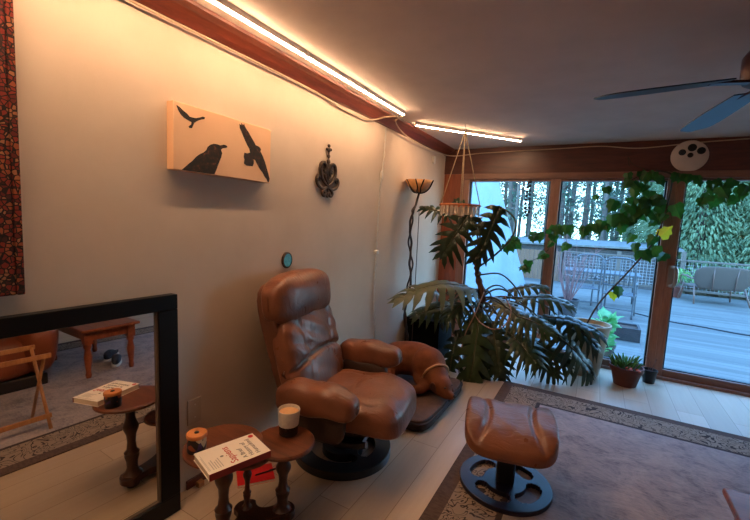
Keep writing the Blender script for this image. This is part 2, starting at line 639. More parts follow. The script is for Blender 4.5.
def dup(root, loc=None, rz=None, label=None, group=None):
    r = root.copy()
    COL.objects.link(r)
    if loc is not None:
        r.location = loc
    if rz is not None:
        r.rotation_euler = (0, 0, rz)
    if label:
        r['label'] = label
    if group:
        r['group'] = group
    for ch in list(root.children):
        c = ch.copy()
        COL.objects.link(c)
        c.parent = r
        for g in list(ch.children):
            e = g.copy()
            COL.objects.link(e)
            e.parent = c
    return r


def rnd(a, b):
    return random.uniform(a, b)


def smooth_path(pts, n=8):
    """Catmull-Rom through pts"""
    P = [Vector(p) for p in pts]
    P = [P[0]*2-P[1]]+P+[P[-1]*2-P[-2]]
    out = []
    for i in range(1, len(P)-2):
        for k in range(n):
            t = k/n
            a, b, c, d = P[i-1], P[i], P[i+1], P[i+2]
            out.append(0.5*((2*b)+(c-a)*t+(2*a-5*b+4*c-d)*t*t+(3*b-a-3*c+d)*t**3))
    out.append(P[-2])
    return out


# ------------------------------------------------------------------ room shell
H = 2.44
RX, RY = 5.2, -7.6
MB().box((-0.15, RY, -0.08), (RX, 0.0, 0)).build('floor', M['floor'], kind='structure')
MB().box((-0.15, RY, H), (RX, 0.16, H+0.1)).build('ceiling', M['ceiling'], kind='structure')
MB().box((-0.15, RY, 0), (0, 0.16, H)).build('wall_left', M['wall'], kind='structure')
MB().box((RX, RY, 0), (RX+0.15, 0.16, H)).build('wall_right', M['wall_dim'], kind='structure')
MB().box((-0.15, RY-0.15, 0), (RX+0.15, RY, H)).build('wall_front', M['wall_dim'], kind='structure')
wb = MB()
wb.box((0, 0.0, 0), (0.236, 0.16, 2.13))
o = wb.build('wall_back', M['redwood_z'], kind='structure')
o2 = MB().box((3.82, 0, 0), (RX, 0.16, 2.13)).build('wall_back_right', M['wall_dim'], kind='structure')
MB().box((0, -0.012, 2.13), (RX, 0.16, H)).build('trim_1', M['redwood_x'], kind='structure')
# crown beam along the left wall (angled board)
cr = MB()
prof = [(0.0, 2.36), (0.028, 2.365), (0.05, 2.385), (0.085, 2.41), (0.118, 2.425), (0.122, 2.44), (0.0, 2.44)]
n = len(prof)
vs = [(x, RY, z) for x, z in prof]+[(x, -0.012, z) for x, z in prof]
cr.add(vs, [tuple(range(n)), tuple(range(2*n-1, n-1, -1))]+[(k, k+n, (k+1) % n+n, (k+1) % n) for k in range(n)])
cr.build('trim_2', M['redwood'], kind='structure')
MB().box((0, -3.70, 0), (0.012, -0.01, 0.05)).build('baseboard_left', M['redwood'], kind='structure', bevel=0.003)


def casement(name, x0, x1, gx0, gx1, z0, z1, y=0.03):
    """one glazed bay: frame members round a glass pane"""
    r = bpy.data.objects.new(name, None)
    COL.objects.link(r)
    r['kind'] = 'structure'
    r.location = ((x0+x1)/2, y, 0)
    ox = r.location.x
    f = MB()
    f.box((x0-ox, -0.045, 0.0), (gx0-ox, 0.07, 2.06))
    f.box((gx1-ox, -0.045, 0.0), (x1-ox, 0.07, 2.06))
    f.build('frame_upright', M['frame_z'], r, bevel=0.004)
    g = MB()
    g.box((gx0-ox, -0.04, 0.0), (gx1-ox, 0.065, z0))
    g.box((gx0-ox, -0.04, z1), (gx1-ox, 0.065, 2.06))
    g.build('frame_rail', M['frame_x'], r, bevel=0.004)
    s = MB()
    w = 0.016
    s.box((gx0-ox, -0.008, z0), (gx0-ox+w, 0.04, z1))
    s.box((gx1-ox-w, -0.008, z0), (gx1-ox, 0.04, z1))
    s.box((gx0-ox+w, -0.008, z0), (gx1-ox-w, 0.04, z0+w*0.5))
    s.build('seal', M['seal'], r)
    p = MB()
    p.add([(gx0-ox+0.01, 0.016, z0+0.004), (gx1-ox-0.01, 0.016, z0+0.004), (gx1-ox-0.01, 0.016, z1), (gx0-ox+0.01, 0.016, z1)], [(0, 1, 2, 3)])
    p.build('pane', M['glass'], r)
    return r


casement('window_1', 0.236, 1.33, 0.34, 1.279, 0.095, 2.037)
casement('window_2', 1.33, 2.44, 1.385, 2.368, 0.095, 2.037)
dr = casement('door_1', 2.44, 3.80, 2.513, 3.72, 0.098, 2.037, y=0.03)
hb = MB()
hx = 2.485-dr.location.x
hb.tube(smooth_path([(hx, -0.05, 1.17), (hx+0.025, -0.09, 1.165), (hx+0.035, -0.10, 1.12), (hx+0.035, -0.10, 1.03), (hx+0.025, -0.09, 0.985), (hx, -0.05, 0.98)], 5), 0.018, 8)
hb.box((hx-0.026, -0.058, 0.965), (hx+0.02, -0.042, 1.185))
hb.build('handle', M['handle'], dr, auto=True)
MB().box((0.236, -0.03, 2.06), (3.82, 0.12, 2.13)).build('trim_3', M['frame_x'], kind='structure', bevel=0.005)
MB().box((0.236, -0.05, 0.0), (3.82, -0.016, 0.03)).build('trim_4', M['frame_x'], kind='structure', bevel=0.003)

# ------------------------------------------------------------------ rug
rb = MB()
cx, cy = (RUG[0]+RUG[1])/2, (RUG[2]+RUG[3])/2
rb.box((RUG[0], RUG[2], 0.0), (RUG[1], RUG[3], 0.009))
ro = rb.build('area_rug', M['rug'], bevel=0.003)
tag(ro, 'large worn grey beige area rug with dark scroll border on the floor', 'rug')

# ------------------------------------------------------------------ LED bars
def led_bar(a, b, label, group):
    a, b = Vector(a), Vector(b)
    mid = (a+b)/2
    t = thing('led_light_bar', mid, label, 'light', group, math.atan2((b-a).y, (b-a).x))
    L = (b-a).length/2
    MB().box((-L, -0.009, -0.005), (L, 0.009, 0.026)).build('housing', M['led_body'], t)
    MB().box((-L+0.006, -0.0092, -0.0105), (L-0.006, 0.0092, -0.005)).build('diffuser', M['led'], t)
    return t


LX, LZ = 0.255, 2.414
names = ['white led light bar on ceiling beside the beam, end nearest the window',
         'white led light bar on ceiling beside the beam, middle of the visible row',
         'white led light bar above the raven canvas, at the top edge',
         'white led light bar on ceiling beside the beam, beyond the top of the photo']
ends = [(-1.815, -2.445), (-2.455, -3.12), (-3.13, -3.79), (-3.80, -4.46)]
for k in range(4):  # unseen bars added behind the camera for warm fill light
    led_bar((LX, -5.14-0.68*k, LZ), (LX, -4.47-0.68*k, LZ), 'unseen white led light bar added behind the camera to fill the room with light', 'added fill led bars behind the camera')
for (y1, y0), nm in zip(ends, names):
    led_bar((LX, y0, LZ), (LX, y1, LZ), nm, 'led bars along the left wall')
A, B = Vector((0.206, -1.445, LZ)), Vector((0.997, -0.469, LZ))
Mi = (A+B)/2
dv = (B-A).normalized()*0.004
led_bar(A, Mi-dv, 'short white led bar set diagonally across the corner, half nearest the left wall', 'diagonal led bars near the window')
led_bar(Mi+dv, B, 'short white led bar set diagonally across the corner, half nearest the window', 'diagonal led bars near the window')

# ------------------------------------------------------------------ wall hanging (tapestry)
t = thing('wall_tapestry', (0.0, -4.66, 1.17), 'dark red floral woven tapestry panel on wall above the mirror at left edge', 'tapestry')
MB().box((0.0, -0.30, 0.0), (0.035, 0.28, 1.2)).build('panel', M['tapestry'], t, bevel=0.006)
eb = MB()
eb.box((0.0, 0.28, 0.0), (0.038, 0.302, 1.2))
eb.build('border', M['tapestry'], t, bevel=0.004)

# ------------------------------------------------------------------ leaning mirror
MT, MR, ML, MBT = 1.098, -3.80, -5.25, 0.0
t = thing('floor_mirror', (0.032, (MR+ML)/2, 0.0), 'large floor mirror in a wide black frame leaning on the left wall', 'mirror')
t.rotation_euler = (0, math.radians(-1.3), math.radians(-2.2))
wd = 0.094
hw = (MR-ML)/2
fb = MB()
for lo, hi in (((0.0, -hw, 0.0), (0.05, hw, wd)), ((0.0, -hw, MT-wd*0.75), (0.05, hw, MT))):
    fb.box(lo, hi)
fb.box((0.0, -hw, wd), (0.05, -hw+wd, MT-wd*0.75))
fb.box((0.0, hw-wd, wd), (0.05, hw, MT-wd*0.75))
fb.build('frame', M['black_frame'], t, bevel=0.004)
MB().box((0.005, -hw+wd-0.01, wd-0.01), (0.032, hw-wd+0.01, MT-wd*0.75+0.01)).build('mirror_glass', M['mirror'], t)
lp = MB()
for a, b in (((0.03, hw-wd-0.008, wd), (0.042, hw-wd, MT-wd*0.75)), ((0.03, -hw+wd, wd), (0.042, hw-wd, wd+0.008))):
    lp.box(a, b)
lp.build('inner_highlight', mat('painted inner edge highlight', (96, 80, 68), None, rough=0.5), t)  # pale strips paint a highlight along the frame's inner edge

# ------------------------------------------------------------------ raven canvas
t = thing('raven_canvas', (0.0, -3.80, 1.687), 'peach canvas with one perched and two flying black ravens on left wall', 'picture')
CW, CH, CD = 0.624, 0.313, 0.05
MB().box((0.0, 0.0, 0.0), (CD, CW, CH)).build('canvas', M['canvas'], t, bevel=0.003)
C4 = [(62, 245), (325, 280), (335, 135), (62, 55)]      # measured corners of the canvas face: bl br tr tl


def canvas_uv(x, y):
    u, v = 0.5, 0.5
    for _ in range(30):
        px = (1-u)*(1-v)*C4[0][0]+u*(1-v)*C4[1][0]+u*v*C4[2][0]+(1-u)*v*C4[3][0]
        py = (1-u)*(1-v)*C4[0][1]+u*(1-v)*C4[1][1]+u*v*C4[2][1]+(1-u)*v*C4[3][1]
        u += (x-px)/268
        v -= (y-py)/170
    return u, v


MX = Matrix(((0, 0, 1, CD+0.0004), (1, 0, 0, 0), (0, 1, 0, 0), (0, 0, 0, 1)))
birds = {
    'small_flying_raven': [(69, 68), (76, 73), (84, 82), (92, 89), (99, 98), (106, 100), (114, 101), (122, 99), (130, 96), (136, 98), (134, 103), (124, 105), (116, 109), (109, 115), (107, 121), (104, 129), (98, 129), (96, 125), (102, 119), (103, 113), (95, 108), (86, 102), (78, 92), (73, 82)],
    'perched_raven': [(80, 247), (88, 237), (96, 228), (104, 220), (113, 208), (122, 200), (131, 195), (138, 188), (141, 180), (148, 173), (157, 170), (166, 171), (174, 174), (184, 172), (191, 174), (194, 178), (190, 181), (181, 182), (176, 186), (179, 196), (176, 208), (172, 218), (168, 228), (164, 240), (158, 255), (146, 256), (120, 252), (100, 249)],
    'large_flying_raven': [(230, 114), (236, 118), (236, 111), (241, 118), (244, 114), (248, 124), (252, 130), (258, 138), (264, 148), (269, 156), (275, 165), (280, 174), (288, 177), (294, 181), (297, 186), (295, 192), (299, 198), (304, 208), (310, 222), (315, 238), (320, 254), (324, 268), (321, 278), (316, 275), (313, 268), (307, 262), (300, 250), (291, 240), (283, 227), (277, 216), (272, 212), (272, 224), (268, 232), (258, 231), (249, 230), (241, 224), (243, 214), (241, 205), (243, 194), (252, 196), (261, 194), (259, 184), (253, 174), (246, 160), (240, 146), (236, 136), (231, 126)],
}
for nm, P in birds.items():
    b = MB()
    out = [canvas_uv(*q) for q in P]
    out = [(u*CW, max(0.002, v*CH)) for u, v in out]
    ar = sum(a[0]*c_[1]-c_[0]*a[1] for a, c_ in zip(out, out[1:]+out[:1]))
    if ar < 0:
        out.reverse()
    b.prism(out, 0.0008, MX)
    b.build(nm, M['raven'], t)

# ------------------------------------------------------------------ iron ornament
t = thing('iron_wall_ornament', (0.0, -2.545, 1.65), 'small dark iron fleur-de-lis scroll ornament on the wall beside the canvas', 'ornament')


def orn(pts, r, name=None, mb=None):
    P = smooth_path([(0.014, y, z) for y, z in pts], 6)
    k = len(P)
    mb.tube(P, [r*(0.75+0.5*math.sin(PI*i/(k-1))) for i in range(k)], 6)


hb = MB()
for s in (-1, 1):
    orn([(0, 0.08), (s*0.06, 0.12), (s*0.095, 0.18), (s*0.085, 0.235), (s*0.045, 0.245), (s*0.022, 0.21), (s*0.04, 0.18), (s*0.055, 0.195)], 0.011, mb=hb)
    orn([(0, 0.10), (s*0.03, 0.14), (s*0.045, 0.165)], 0.008, mb=hb)
    orn([(s*0.03, 0.15), (s*0.012, 0.2), (0, 0.26)], 0.008, mb=hb)
hb.build('heart_scroll', M['iron'], t, smooth=True)
sb = MB()
for s in (-1, 1):
    orn([(s*0.01, 0.075), (s*0.06, 0.06), (s*0.11, 0.075), (s*0.135, 0.115), (s*0.118, 0.145), (s*0.098, 0.13), (s*0.108, 0.112)], 0.010, mb=sb)
    orn([(s*0.008, 0.07), (s*0.04, 0.055), (s*0.062, 0.03), (s*0.045, 0.008), (s*0.025, 0.02), (s*0.034, 0.036)], 0.010, mb=sb)
    sb.sq((0.008, 0.014, 0.016), 2, 4, mtx=Matrix.Translation((0.014, s*0.125, 0.13)))
sb.build('side_scroll', M['iron'], t, smooth=True)
fb = MB()
fb.tube([(0.014, 0, 0.02), (0.014, 0, 0.2), (0.014, 0, 0.33)], 0.007, 6)
for yy, zz, q in ((0, 0.30, 0.016), (0, 0.345, 0.017), (0, 0.375, 0.013), (-0.022, 0.35, 0.012), (0.022, 0.35, 0.012), (0, 0.26, 0.02), (0, 0.025, 0.017), (0, 0.005, 0.011)):
    fb.sq((0.010, q, q), 2, 4, mtx=Matrix.Translation((0.014, yy, zz)))
fb.build('finial_stem', M['iron'], t, smooth=True)

# ------------------------------------------------------------------ teal oval, cover plate, wall sensor
t = thing('oval_wall_plaque', (0.0, -2.957, 1.2), 'small oval teal plaque with dark rim on the wall above the recliner', 'plaque')
RMY = Matrix.Rotation(PI/2, 4, 'Y')
MB().lathe([(0, 0), (0.055, 0), (0.055, 0.008), (0.048, 0.014), (0.044, 0.014)], mtx=Matrix.Scale(0.88, 4, (0, 1, 0)) @ RMY, seg=32).build('rim', M['iron'], t, auto=True)
MB().lathe([(0.0, 0.012), (0.044, 0.010), (0.046, 0.0105)][::-1]+[], mtx=Matrix.Scale(0.88, 4, (0, 1, 0)) @ RMY, seg=32).build('face', M['teal'], t)
t = thing('wall_cover_plate', (0.0, -3.648, 0.36), 'blank beige cover plate low on the wall beside the mirror', 'cover plate')
MB().box((0.0, -0.045, 0.0), (0.008, 0.038, 0.138)).build('plate', M['plate'], t, bevel=0.003)
for z in (0.035, 0.105):
    MB().lathe([(0.004, 0), (0.004, 0.0015), (0, 0.0015)], c=(0.008, -0.003, z), seg=10, mtx=RMY).build('screw', M['white_plastic'], t)
sb = MB()
sb.box((0.0, -0.468, 2.20), (0.028, -0.42, 2.29))
tag(sb.build('wall_sensor', M['white_plastic'], bevel=0.006), 'small white plastic sensor high on the left wall near the corner', 'sensor')

# ------------------------------------------------------------------ cables
def cable(name, pts, r, m, label, cat='cable', seg=6, n=8):
    b = MB()
    b.tube(smooth_path(pts, n), r, seg)
    return tag(b.build(name, m, smooth=True), label, cat)


cable('beam_cable', [(0.03, -5.6, 2.352), (0.03, -4.4, 2.354), (0.026, -3.8, 2.353), (0.027, -3.2, 2.354), (0.022, -2.7, 2.352), (0.016, -2.45, 2.33), (0.016, -2.2, 2.325), (0.035, -2.0, 2.34), (0.09, -1.86, 2.39), (0.2, -1.82, 2.405)], 0.006, M['cable'], 'pale cable running along the lower edge of the ceiling beam')
cable('corner_cable', [(0.24, -1.81, 2.402), (0.12, -1.7, 2.39), (0.06, -1.4, 2.35), (0.05, -1.0, 2.33), (0.06, -0.5, 2.33), (0.12, -0.06, 2.35), (0.45, -0.03, 2.375), (0.9, -0.03, 2.385), (1.4, -0.03, 2.395), (1.75, -0.03, 2.40), (2.1, -0.028, 2.365), (2.6, -0.028, 2.40), (3.2, -0.028, 2.42), (3.9, -0.028, 2.42)], 0.006, M['cable'], 'pale cable sagging along the top of the window header')
t = thing('switch_cord', (0.014, -1.74, 0.25), 'white twisted power cord with inline switch hanging down the left wall', 'cord')
cb = MB()
for k in (0, 1):
    pts = []
    for i in range(110):
        q = i/109
        z = 2.10-2.10*q
        yb = 0.055-0.075*min(1, q*2)+0.20*max(0, q-0.5)**1.6 + 0.012*math.sin(q*15)
        pts.append((0.004*math.cos(i*0.8+k*PI), yb+0.007*math.sin(i*0.8+k*PI), z))
    cb.tube(pts, 0.0035, 5)
cb.build('cord', M['white_plastic'], t, smooth=True)
MB().sq((0.012, 0.014, 0.04), 4, 5, mtx=Matrix.Translation((0.006, 0.01, 1.66))).build('inline_switch', M['white_plastic'], t, smooth=True)
MB().sq((0.016, 0.026, 0.02), 4, 5, mtx=Matrix.Translation((0.006, -0.015, 0.95))).build('plug_block', M['white_plastic'], t, smooth=True)

# ------------------------------------------------------------------ recliner
RECL = thing('recliner', (0.49, -2.92, 0.0), 'brown leather swivel recliner with headrest on a round black base', 'recliner', None, math.radians(10))


def pose(loc, ry=0.0, rz=0.0, rx=0.0):
    return Matrix.Translation(loc) @ Matrix.Rotation(rz, 4, 'Z') @ Matrix.Rotation(ry, 4, 'Y') @ Matrix.Rotation(rx, 4, 'X')


def ring_disc(mb, R, r_in, th, slots, hub, z0, seg=144, rings=26):
    """flat disc with rounded kidney slots cut through"""
    def solid(r, a):
        if r > R*1.0001:
            return False
        for a0, a1, s0, s1 in slots:
            rm = (s0+s1)/2
            hwid = (s1-s0)/2
            aa = (a-a0) % (2*PI)
            span = (a1-a0)
            if aa <= span:
                if abs(r-rm) < hwid:
                    return False
            else:
                for e in (a0, a1):
                    dx = r*math.cos(a)-rm*math.cos(e)
                    dy = r*math.sin(a)-rm*math.sin(e)
                    if dx*dx+dy*dy < hwid*hwid:
                        return False
        return True
    rr = [r_in+(R-r_in)*i/rings for i in range(rings+1)]
    cells = [[solid((rr[i]+rr[i+1])/2, 2*PI*(k+0.5)/seg) for k in range(seg)] for i in range(rings)]
    vs, fs = [], []
    for z in (z0, z0+th):
        for i in range(rings+1):
            for k in range(seg):
                q = 2*PI*k/seg
                vs.append((rr[i]*math.cos(q), rr[i]*math.sin(q), z))
    N_ = (rings+1)*seg
    I = lambda i, k: i*seg+(k % seg)
    for i in range(rings):
        for k in range(seg):
            if not cells[i][k]:
                continue
            fs.append((I(i, k), I(i, k+1), I(i+1, k+1), I(i+1, k)))
            fs.append((N_+I(i, k), N_+I(i+1, k), N_+I(i+1, k+1), N_+I(i, k+1)))
            if i == rings-1 or not cells[i+1][k]:
                fs.append((I(i+1, k), I(i+1, k+1), N_+I(i+1, k+1), N_+I(i+1, k)))
            if i == 0 or not cells[i-1][k]:
                fs.append((I(i, k+1), I(i, k), N_+I(i, k), N_+I(i, k+1)))
            if not cells[i][(k+1) % seg]:
                fs.append((I(i, k+1), N_+I(i, k+1), N_+I(i+1, k+1), I(i+1, k+1)))
            if not cells[i][(k-1) % seg]:
                fs.append((I(i, k), I(i+1, k), N_+I(i+1, k), N_+I(i, k)))
    mb.add(vs, fs)


b = MB()
ring_disc(b, 0.31, 0.02, 0.05, [(math.radians(q-28), math.radians(q+28), 0.13, 0.215) for q in (-80, 15, 110, 205)], 0.1, 0.0)
b.build('base', M['black_wood'], RECL, bevel=0.004)
b = MB()
b.lathe([(0.0, 0.05), (0.075, 0.05), (0.06, 0.07), (0.05, 0.09), (0.05, 0.2), (0.09, 0.22), (0.09, 0.24), (0, 0.24)], seg=24)
b.box((-0.24, -0.26, 0.21), (0.22, 0.26, 0.245))
for s in (-1, 1):
    b.tube(smooth_path([(-0.25, s*0.29, 0.46), (-0.2, s*0.29, 0.3), (-0.05, s*0.28, 0.225), (0.15, s*0.28, 0.225), (0.26, s*0.28, 0.25)], 5), 0.02, 8)
b.build('pedestal', M['black_wood'], RECL, auto=True)


def seat_fn(p):
    x, y, z = p
    up_ = max(0.0, min(1.0, 0.5+z/0.08))
    z += 0.022*(1-(y/0.31)**2)*up_ - 0.06*max(0, (x-0.08)/0.27)**2
    z -= 0.012*math.exp(-((abs(y)-0.2-0.05*x)/0.02)**2)*up_*(1 if x < 0.2 else 0.3)
    z += 0.008*math.sin(x*23+y*7)*math.sin(y*17+1)*up_
    z -= 0.010*math.exp(-((x-0.02-0.5*y*y)/0.012)**2)*up_*math.exp(-(y/0.2)**2)
    return (x, y, z)


b = MB()
b.sq((0.35, 0.315, 0.085), 4.4, 30, seat_fn, pose((0.085, -0.02, 0.375), math.radians(-5)))
b.build('seat_cushion', M['leather'], RECL, smooth=True)
b = MB()
b.sq((0.25, 0.26, 0.045), 5, 10, None, pose((0.02, 0, 0.275), math.radians(-4)))
b.build('seat_frame', M['leather_shaded'], RECL, smooth=True)

# backrest: frame in the recline direction
BK = pose((-0.185, 0, 0.38), math.radians(-17))     # local z runs up the back


def back_pad(p):
    x, y, z = p
    w = 1.0-0.01*(z/0.27)
    if x > 0:
        x += 0.018*(1-(y/0.30)**2)
        x -= 0.030*math.exp(-((z+0.005+0.05*(y/0.3)**2)/0.014)**2)
        x += 0.007*math.sin(y*24+z*34)*math.cos(z*24+y*5)*(1 if z > 0 else 0.5)
        x -= 0.010*math.exp(-((abs(y)-0.17+0.03*math.cos(z*12))/0.016)**2)
    return (x, y*w, z)


def back_head(p):
    x, y, z = p
    if x > 0:
        x += 0.025*(1-(y/0.30)**2)*(1-(z/0.14)**2)
    z += -0.02*(y/0.34)**2*max(-0.3, min(1, z/0.12))
    return (x, y, z)


b = MB()
b.sq((0.08, 0.325, 0.275), 4.4, 34, back_pad, BK @ pose((0.012, -0.01, 0.275)))
b.build('back_cushion', M['leather'], RECL, smooth=True)
b = MB()
b.sq((0.098, 0.352, 0.165), 3.4, 22, back_head, BK @ pose((0.018, 0, 0.628), math.radians(9)))
hd = b.build('headrest', M['leather'], RECL, smooth=True)
b = MB()
b.sq((0.05, 0.325, 0.385), 5, 14, lambda p: (p[0]+0.03*(p[1]/0.285)**2*(1 if p[0] > 0 else 0), p[1]*(1.0+0.03*(p[2]/0.37)), p[2]), BK @ pose((-0.055, 0, 0.375)))
b.build('back_shell', M['leather_side'], RECL, smooth=True)
for s in (-1, 1):
    b = MB()

    def arm_fn(p):
        x, y, z = p
        t_ = x/0.235
        z *= (1.0-0.10*t_)
        z += 0.02*(1-(t_)**2)-0.005*t_
        y *= (0.92+0.08*t_)
        z += 0.006*math.sin(x*30+s)
        return (x, y, z)
    b.sq((0.235, 0.09, 0.084), 3.4, 18, arm_fn, pose((0.02, s*0.412-0.022, 0.52), math.radians(-3)))
    ar = b.build('armrest', M['leather'], RECL, smooth=True)
    b = MB()
    b.sq((0.010, 0.024, 0.022), 2.2, 6, None, pose((0.252, s*0.412-0.022, 0.520), math.radians(3)))
    b.build('front_gather', M['leather_side'], ar, smooth=True)
    b = MB()
    b.sq((0.17, 0.035, 0.10), 5, 8, None, pose((0.0, s*0.365-0.02, 0.39), math.radians(4)))
    b.build('arm_support', M['leather_shaded'], RECL, smooth=True)

# ------------------------------------------------------------------ ottoman
OT = thing('ottoman', (1.465, -2.69, 0.009), 'brown leather ottoman with round dark slotted base standing on the rug', 'ottoman', None, math.radians(12))
b = MB()
ring_disc(b, 0.255, 0.015, 0.028, [(math.radians(q-24), math.radians(q+24), 0.115, 0.195) for q in (-30, 62, 150, 242)], 0.09, 0.0)
b.build('base', mat('dark lacquer with purple reflection tint', (24, 17, 36), (30, 22, 44), 10, 0.38, coat=0.0), OT, bevel=0.004)  # purple-blue reflections put into the dark base colour
b = MB()
b.box((-0.05, -0.045, 0.028), (0.05, 0.045, 0.33))
b.box((-0.15, -0.17, 0.31), (0.15, 0.17, 0.335))
b.build('column', M['black_wood'], OT, bevel=0.01)


def ott_fn(p):
    x, y, z = p
    a = abs(x)/0.215
    if z > 0:
        z += 0.030*a**2*(1-0.6*(abs(y)/0.27)**2)
        z -= 0.022*math.exp(-((abs(x)-0.112-0.055*(y/0.27)**2)/0.013)**2)*(1-0.7*(abs(y)/0.27)**4)
        z += 0.003*math.sin(x*40+y*9)*math.sin(y*22)
    z -= 0.036*(abs(y)/0.27)**3.0
    return (x*(1+0.03*(1-(y/0.27)**2)), y, z)


b = MB()
b.sq((0.236, 0.292, 0.046), 4.6, 36, ott_fn, pose((0, 0.0, 0.372)))
cu = b.build('cushion', M['leather'], OT, smooth=True)
b = MB()
pts = []
for q in np.linspace(0, 2*PI, 73):
    x = 0.229*np.sign(math.cos(q))*abs(math.cos(q))**0.6
    y = 0.289*np.sign(math.sin(q))*abs(math.sin(q))**0.6
    v = ott_fn((x, y, -0.012))
    pts.append((v[0]*1.005, v[1]*1.003, v[2]+0.372))
b.tube(pts, 0.0045, 6)
b.build('piping', M['leather_side'], cu, smooth=True)

# ------------------------------------------------------------------ tiered side table
TB = thing('tiered_side_table', (0.51, -3.70, 0.0), 'dark walnut side table with three round tops on turned legs', 'side table')
O = TB.location


def top(cx_, cy_, r, z, name='table_top'):
    MB().lathe([(0, z-0.024), (r-0.012, z-0.024), (r, z-0.017), (r, z-0.006), (r-0.006, z), (0, z)], c=(cx_-O.x, cy_-O.y, 0), seg=56).build(name, M['walnut'], TB, auto=True)


def turned(cx_, cy_, z1, k=1.0):
    h = z1-0.06
    pr = [(0.0, 0), (0.052, 0), (0.052, 0.03), (0.036, 0.06), (0.028, 0.12), (0.030, 0.2), (0.038, 0.27), (0.036, 0.30), (0.040, 0.32), (0.026, 0.36), (0.022, 0.46), (0.026, 0.56), (0.040, 0.64), (0.041, 0.68), (0.030, 0.74), (0.024, 0.80), (0.026, 0.88), (0.036, 0.94), (0.05, 1.0), (0, 1.0)]
    MB().lathe([(r*k, 0.06+q*h) for r, q in pr], c=(cx_-O.x, cy_-O.y, 0), seg=22).build('leg', M['walnut_z'], TB, auto=True)


T1, T2, T3 = (0.472, -3.845, 0.165, 0.5), (0.58, -3.583, 0.147, 0.42), (0.43, -3.67, 0.115, 0.35)
for q in (T1, T2, T3):
    top(*q)
    turned(q[0], q[1], q[3]-0.024, 0.95 if q is T1 else (0.9 if q is T2 else 0.5))
b = MB()
cen = Vector(((T1[0]+T2[0]+T3[0])/3, (T1[1]+T2[1]+T3[1])/3))
ordr = [T1, T2, T3]
pts = []
for i in range(3):
    p0 = Vector(ordr[i][:2])
    p1 = Vector(ordr[(i+1) % 3][:2])
    d0 = (p0-cen).normalized()
    tn = Vector((-d0.y, d0.x))
    for a in np.linspace(-1.1, 1.1, 9):
        pts.append(p0+(d0*math.cos(a)+tn*math.sin(a))*0.062)
    mid = (p0+p1)/2
    e0 = pts[-1]
    d1 = (p1-cen).normalized()
    t1 = Vector((-d1.y, d1.x))
    e1 = p1+(d1*math.cos(-1.1)+t1*math.sin(-1.1))*0.062
    ctrl = mid+(cen-mid)*0.75
    for q in np.linspace(0.12, 0.88, 8):
        pts.append(e0*(1-q)**2+ctrl*2*q*(1-q)+e1*q*q)
b.prism([(p.x-O.x, p.y-O.y) for p in pts], 0.035, Matrix.Translation((0, 0, 0.03)))
for q in ordr:
    b.lathe([(0, 0), (0.03, 0), (0.036, 0.015), (0.03, 0.03), (0, 0.03)], c=(q[0]-O.x, q[1]-O.y, 0), seg=16)
b.build('base_platform', M['walnut_z'], TB, auto=True, bevel=0.004)


# ------------------------------------------------------------------ lettering helper
def text_mesh(body, size, name, m, parent, mtx, depth=0.0006, align='LEFT', space=1.0):
    cu_ = bpy.data.curves.new(name, 'FONT')
    cu_.body = body
    cu_.size = size
    cu_.align_x = align
    cu_.space_character = space
    cu_.extrude = depth/2
    cu_.resolution_u = 3
    to = bpy.data.objects.new(name+'_tmp', cu_)
    COL.objects.link(to)
    dg = bpy.context.evaluated_depsgraph_get()
    me = bpy.data.meshes.new_from_object(to.evaluated_get(dg))
    bpy.data.objects.remove(to)
    me.transform(mtx)
    me.materials.clear()
    me.materials.append(m)
    o_ = bpy.data.objects.new(name, me)
    COL.objects.link(o_)
    o_.parent = parent
    return o_


# white book: local x = reading direction, local y = up the cover
bx = Vector((-0.19, 0.06, 0)).normalized()
BKT = thing('paperback_book', (0.592, -3.902, 0.5), 'cream paperback book with red title lying on the side table', 'book')
BKT.rotation_euler = (0, 0, math.atan2(bx.y, bx.x))
BW, BH, BT = 0.168, 0.25, 0.028
MB().box((-BW/2+0.001, -BH/2+0.003, 0.002), (BW/2-0.003, BH/2-0.003, BT-0.002)).build('pages', M['paper'], BKT)
b = MB()
b.box((-BW/2, -BH/2, 0.0), (BW/2, BH/2, 0.0016))
b.box((-BW/2, -BH/2, BT-0.0016), (BW/2, BH/2, BT))
cv = b.build('cover', M['cover'], BKT)
MB().box((-BW/2-0.0012, -BH/2, 0.0), (-BW/2, BH/2, BT)).build('spine', mat('dark red spine', (150, 40, 36), None, rough=0.5), BKT)
TZ = BT+0.0003
text_mesh('Sapiens', 0.042, 'title', M['red_ink'], cv, Matrix.Translation((-BW/2+0.014, 0.004, TZ)))
for k, w in enumerate(('A Brief', 'History of', 'Humankind')):
    text_mesh(w, 0.026, 'subtitle', M['grey_ink'], cv, Matrix.Translation((-BW/2+0.018, -0.036-0.027*k, TZ)))
b = MB()
b.lathe([(0, 0), (0.007, 0), (0.007, 0.0005), (0, 0.0005)], c=(0.0, 0.045, TZ-0.0002), seg=18, mtx=Matrix.Scale(0.75, 4, (1, 0, 0)))
b.build('thumbprint_mark', M['grey_ink'], cv)
b = MB()
b.lathe([(0, 0), (0.011, 0), (0.011, 0.0005), (0, 0.0005)], c=(BW/2-0.018, -BH/2+0.018, TZ-0.0002), seg=20)
b.build('red_dot', M['red_ink'], cv)

b = MB()
for k in range(5):
    b.box((-BW/2+0.018, 0.062+0.009*k, TZ-0.0002), (-BW/2+0.085-0.009*(k % 3), 0.0655+0.009*k, TZ+0.0002))
for k in range(2):
    b.box((-BW/2+0.018, 0.112+0.004*k, TZ-0.0002), (BW/2-0.03-0.02*k, 0.1135+0.004*k, TZ+0.0002))
b.build('faint_print', M['pale_ink'], cv)

